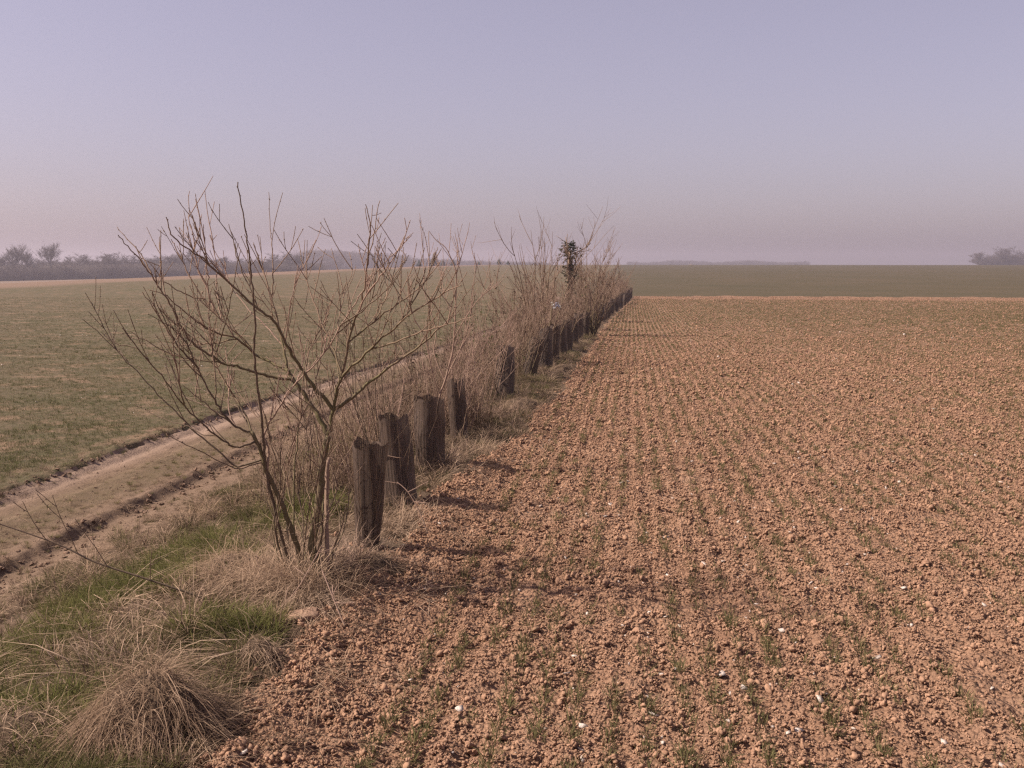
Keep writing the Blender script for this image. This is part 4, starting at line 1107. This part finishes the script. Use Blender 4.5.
# small white house far off on the skyline
n_ = N('white_render'); n_.bsdf(n_.mix(n_.noise(n_.objco(), 2, 3), (.80, .76, .72), (.70, .66, .62)), .8); M_white = n_.m
n_ = N('grey_roof'); n_.bsdf(n_.mix(n_.noise(n_.objco(), 3, 3), (.16, .12, .11), (.22, .16, .14)), .8); M_roof = n_.m
n_ = N('dark_pane'); n_.bsdf((.03, .03, .035), .2, .5); M_pane = n_.m
def boxm(name, x0, x1, y0, y1, z0, z1, mat):
    v = [(x, y, z) for x in (x0, x1) for y in (y0, y1) for z in (z0, z1)]
    return np_mesh(name, v, [[0, 1, 3, 2], [4, 6, 7, 5], [0, 4, 5, 1], [2, 3, 7, 6], [0, 2, 6, 4], [1, 5, 7, 3]], None, mat, None, False)
hx = at_y(691, 264, 640); hz = float(macro(hx[0], 640))
e = empty('white_house', (hx[0], 640, hz)); ztop = float(at_y(691, 264.3, 640)[2]) - hz
tag(e, 'tiny white gabled house on the skyline right of the hedge', 'house')
obj('wall', boxm('wall', -2.2, 2.2, -3, 3, -1, ztop * .75, M_white), e)
zr = ztop * .75
obj('roof', np_mesh('roof', [(-2.5, -3.3, zr - .1), (2.5, -3.3, zr - .1), (2.5, 3.3, zr - .1), (-2.5, 3.3, zr - .1), (0, -3.3, zr + 1.0), (0, 3.3, zr + 1.0)],
    [[0, 3, 5, 4], [1, 4, 5, 2], [0, 1, 2, 3]], [[0, 4, 1], [3, 2, 5]], M_roof, None, False), e)
for wx in (-1.0, 1.0): obj('window', boxm('window', wx - .4, wx + .4, -3.05, -2.95, zr - 1.5, zr - .5, M_pane), e)

# white plastic sheet caught in the hedge
wp = at_y(556, 306, 18.0); rs = random.Random(3)
gv = []
for i in range(9):
    for j in range(7):
        u, v_ = i / 8 - .5, j / 6 - .5
        gv.append((u * .17 + rs.gauss(0, .008), .05 * math.sin(7 * u) + .04 * math.sin(9 * v_) + rs.gauss(0, .01), v_ * .10 + .03 * math.sin(11 * u) + rs.gauss(0, .008)))
q = [[i * 7 + j, (i + 1) * 7 + j, (i + 1) * 7 + j + 1, i * 7 + j + 1] for i in range(8) for j in range(6)]
n_ = N('white_plastic'); n_.bsdf((.78, .76, .76), .45, .4); me = np_mesh('plastic_sheet', gv, q, None, n_.m)
o = obj('plastic_sheet', me); o.location = wp; so = o.modifiers.new('thick', 'SOLIDIFY'); so.thickness = .003
tag(o, 'crumpled white plastic sheet caught in the hedge behind the tall shrub', 'plastic sheet')

# ------------------------------------------------------------------ tussocks
def tussock(px, py, w, h, n, label, mats, seed, lean=(.0, .0), blade=(.12, .34), sx=1.0):
    p = on_ground(px, py); rs = random.Random(seed); rnd.seed(seed)
    e = empty('grass_tussock', (p[0], p[1], float(ground_z(p[0], p[1])[0]) - .02))
    for mi, (mat, share) in enumerate(mats):
        mb = MB()
        for k in range(int(n * share)):
            a = rs.uniform(0, 6.283); q = math.sqrt(rs.random()); x, y = math.cos(a) * q * w * sx, math.sin(a) * q * w
            z = h * (1 - q ** 2) * rs.uniform(.35, 1.0)
            f_ = fbm(np.array([x * 14 + seed]), np.array([y * 14]), 77)[0] * 14.0
            d = (math.cos(a) * .45 * q + lean[0] + .8 * math.cos(f_) + rs.gauss(0, .45), math.sin(a) * .45 * q + lean[1] + .8 * math.sin(f_) + rs.gauss(0, .45), rs.uniform(.0, .8))
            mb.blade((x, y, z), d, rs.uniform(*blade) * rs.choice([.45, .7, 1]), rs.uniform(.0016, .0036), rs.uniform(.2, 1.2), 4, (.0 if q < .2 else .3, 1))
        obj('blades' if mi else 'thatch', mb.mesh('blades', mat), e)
    v, f = ICO3; g = v.copy(); g *= np.array([w * .8 * sx, w * .8, h * .8])[None] * (1 + .12 * np.sin(v[:, :1] * 9 + seed) * np.cos(v[:, 1:2] * 8))
    obj('root_mound', np_mesh('root_mound', g, None, f, M_verge), e)
    tag(e, label, 'tussock', 'dry grass tussocks on the verge')
tussock(150, 738, .21, .27, 4600, 'big shaggy dry grass tussock at the bottom left corner', [(M_brown, .65), (M_dry, .35)], 1, (.05, -.30), (.08, .24), 1.1)
tussock(258, 665, .10, .13, 700, 'small rounded dry tussock at the edge of the tilled soil', [(M_grey, .5), (M_dry, .5)], 2, (.1, -.2), (.06, .16))
tussock(312, 612, .17, .10, 1100, 'dry grass tussock around the foot of the large bare shrub', [(M_dry, .6), (M_grey, .4)], 3, (.1, -.5), (.12, .36))
tussock(235, 575, .22, .12, 1300, 'pale dry tussock left of the large bare shrub', [(M_dry, .7), (M_grey, .3)], 4, (-.2, -.3), (.14, .34))
tussock(372, 575, .14, .10, 800, 'grey grass tussock at the foot of the nearest tree guard', [(M_grey, .6), (M_dry, .4)], 5, (.4, -.1), (.10, .26))
tussock(20, 745, .22, .14, 1100, 'low pale tussock in the bottom left picture corner', [(M_dry, .6), (M_grey, .4)], 6, (0, -.2), (.12, .28))
tussock(462, 478, .20, .13, 900, 'dry tussock at the foot of the fourth tree guard', [(M_dry, .5), (M_grey, .5)], 7, (.3, -.2), (.12, .3))
tussock(520, 410, .28, .18, 900, 'grey tussock beside the tilled soil at the sixth tree guard', [(M_grey, .6), (M_dry, .4)], 8, (.3, -.2), (.14, .34))
tussock(565, 372, .30, .16, 700, 'dry tussock spreading onto the soil under the tall fan-shaped shrub', [(M_grey, .6), (M_dry, .4)], 9, (.3, -.2), (.14, .34))

def tangle(px, py, w, n, label, seed, hmax):
    p = on_ground(px, py); rs = random.Random(seed); rnd.seed(seed); mb = MB()
    for k in range(int(n * 1.6)):
        x, y = rs.gauss(0, w), rs.gauss(0, w * .8); a = rs.uniform(0, 6.283)
        mb.blade((x, y, rs.uniform(-.02, .05)), (math.cos(a) * rs.uniform(.2, 1.1) - .15, math.sin(a) * .8, rs.uniform(.5, 1.2)), rs.uniform(.12, hmax), rs.uniform(.0018, .0036), rs.uniform(.1, .8), 4, (.2, 1))
    o = obj('grass_tussock', mb.mesh('grass_tussock', [M_dry, M_grey, M_weed][seed % 3])); o.location = (p[0], p[1], float(ground_z(p[0], p[1])[0]) - .02)
    tag(o, label, 'tussock', 'dry grass tussocks on the verge')
tangle(300, 598, .10, 420, 'tall dry grass tangled through the stems of the large bare shrub', 3, .50)
tangle(333, 596, .08, 300, 'grey dead grass between the large bare shrub and the nearest tree guard', 4, .44)
tangle(265, 590, .13, 420, 'pale tangled grass leaning left of the large bare shrub', 6, .38)
tangle(352, 575, .06, 200, 'brown dead stalks at the left foot of the nearest tree guard', 5, .34)
tangle(415, 520, .09, 220, 'dry grass between the second and third tree guards', 9, .26)
tangle(445, 470, .10, 300, 'tangled brown stalks between the third and fourth tree guards', 8, .45)
tangle(470, 455, .14, 420, 'pale tangled grass right of the fourth tree guard', 12, .40)
tangle(490, 420, .20, 420, 'brown tangled stalks left of the fifth tree guard', 11, .50)
# pale dead stalks propped at the shrub foot
def stick(pix, r, label, name='dead_stalk', mat=None, z=.0, cat='stalk'):
    p0 = on_ground(*pix[0]); w = [np.array([p0[0], p0[1], float(ground_z(p0[0], p0[1])[0]) + .01])]
    for k, (px, py, dy) in enumerate(pix[1:]): w.append(at_y(px, py, p0[1] + dy))
    w = np.array(w); sp = smooth_path(w, 4); mb = MB(); o0 = sp[0].copy()
    mb.tube(sp - o0, np.linspace(r, r * .5, len(sp)), 5); rs = random.Random(int(pix[0][0]))
    for k in range(4):
        i = rs.randint(2, len(sp) - 2); grow_twig(mb, sp[i] - o0, (rs.gauss(0, 1), rs.gauss(0, .5), rs.uniform(.0, 1)), rs.uniform(.05, .14), r * .5, rs, 0, 0, False)
    o = obj(name, mb.mesh(name, mat or M_bark_pale)); o.location = o0; tag(o, label, cat, 'loose stalks by the hedge')
stick([(345, 640), (340, 615, .02), (330, 590, .06), (322, 570, .10)], .0042, 'pale dead stalk bent down to the soil under the large shrub')
stick([(240, 600), (262, 580, .06), (285, 568, .10), (318, 545, .16)], .0030, 'pale dead stalk slanting left of the large shrub foot')
stick([(272, 622), (285, 603, .02), (300, 585, .05), (322, 545, .10)], .0032, 'crooked pale stalk leaning on the large shrub foot')
stick([(428, 541), (420, 513, .04), (408, 492, .06), (397, 482, .08)], .0040, 'pale forked twig leaning on the second tree guard')
stick([(440, 468), (447, 458, .05), (452, 449, .1)], .0045, 'short pale stick at the foot of the third tree guard')
stick([(598, 405), (585, 404, .02), (572, 401, .05), (562, 398, .05)], .007, 'pale stick lying on the soil beside the hedge', 'fallen_stick')
# flat slab of clay by the shrub foot
def slab(px, py, w, d, h, label, rz, seed, mat):
    p = on_ground(px, py); g = random.Random(seed); n = 11; v = []
    rad = [g.uniform(.8, 1.08) for _ in range(n)]
    for z, k in ((-h, .94), (-h * .5, 1.0), (h * .6, 1.0), (h, .93)):
        for i in range(n):
            a = 6.283 * i / n; c_, s__ = math.cos(a), math.sin(a)
            v.append((math.copysign(abs(c_) ** .6, c_) * w * rad[i] * k, math.copysign(abs(s__) ** .6, s__) * d * rad[i] * k, z + g.uniform(-.1, .1) * h))
    q = [[j * n + i, j * n + (i + 1) % n, (j + 1) * n + (i + 1) % n, (j + 1) * n + i] for j in range(3) for i in range(n)]
    v += [(0, 0, -h), (0, 0, h * 1.05)]; t = [[4 * n, (i + 1) % n, i] for i in range(n)] + [[4 * n + 1, 3 * n + i, 3 * n + (i + 1) % n] for i in range(n)]
    o = obj('clay_slab', np_mesh('clay_slab', v, q, t, mat, None, False)); o.location = (p[0], p[1], float(ground_z(p[0], p[1])[0]) + h * 1.2 + .012)
    o.rotation_euler = (.15, -.10, rz); tag(o, label, 'slab')
n_ = N('baked_clay'); n_.bsdf(n_.mix(n_.noise(n_.objco(), 14, 4), (.30, .18, .12), (.42, .27, .19)), .85, .2, n_.noise(n_.objco(), 40, 5), .5, .004); M_clay = n_.m
slab(302, 627, .078, .045, .012, 'flat tilted slab of baked clay by the large shrub foot', .35, 1, M_clay)
# the flints that stand out
FL = [(583, 735, .018, 'white flint near the bottom centre of the tilled field'), (729, 731, .013, 'white flint right of the bottom centre flint'),
      (797, 738, .017, 'oblong white flint near the bottom edge, right of centre'), (674, 680, .013, 'white flint amid the near seedling rows'),
      (576, 601, .013, 'small white flint left of the shrub shadow end'), (800, 387, .035, 'large white flint standing out in the middle distance'),
      (933, 412, .035, 'large white flint in the middle distance towards the right edge'), (668, 580, .017, 'flat pinkish stone just below the end of the shrub shadow'),
      (904, 337, .055, 'pale wide stone far out in the tilled field'), (841, 576, .018, 'white flint right of the shrub shadow end'), (505, 575, .012, 'small white flint left of the seedling rows')]
for k, (px, py, s, lab) in enumerate(FL):
    p = on_ground(px, py); o = obj('flint_stone', lump_mesh('flint_stone', M_flint, ICO1, 500 + k, .9, .55))
    o.location = (p[0], p[1], float(ground_z(p[0], p[1])[0]) + s * .35); o.scale = (s * 1.2, s, s); o.rotation_euler = (0, 0, k * 1.7)
    o.scale = [q * .8 for q in o.scale]; o.location.z -= s * .12
    tag(o, lab, 'stone', 'flints that stand out on the soil')

# ------------------------------------------------------------------ haze
def haze_box():
    v = np.array([[sx * 2700, sy, sz] for sx in (-1, 1) for sy in (-70, 2750) for sz in (-13.5, 24)], float)
    f = [[0, 1, 3, 2], [4, 6, 7, 5], [0, 4, 5, 1], [2, 3, 7, 6], [0, 2, 6, 4], [1, 5, 7, 3]]
    m = bpy.data.materials.new('haze_air'); m.use_nodes = True; t = m.node_tree; t.nodes.clear()
    o = t.nodes.new('ShaderNodeOutputMaterial'); p = t.nodes.new('ShaderNodeVolumePrincipled')
    p.inputs['Color'].default_value = (.53, .495, .58, 1)
    p.inputs['Density'].default_value = 0.00078
    p.inputs['Anisotropy'].default_value = 0.25
    t.links.new(p.outputs[0], o.inputs['Volume'])
    tag(obj('haze', np_mesh('haze', v, f, None, m, None, False)), 'pale even haze filling the air over the fields', None, None, 'stuff')
haze_box()
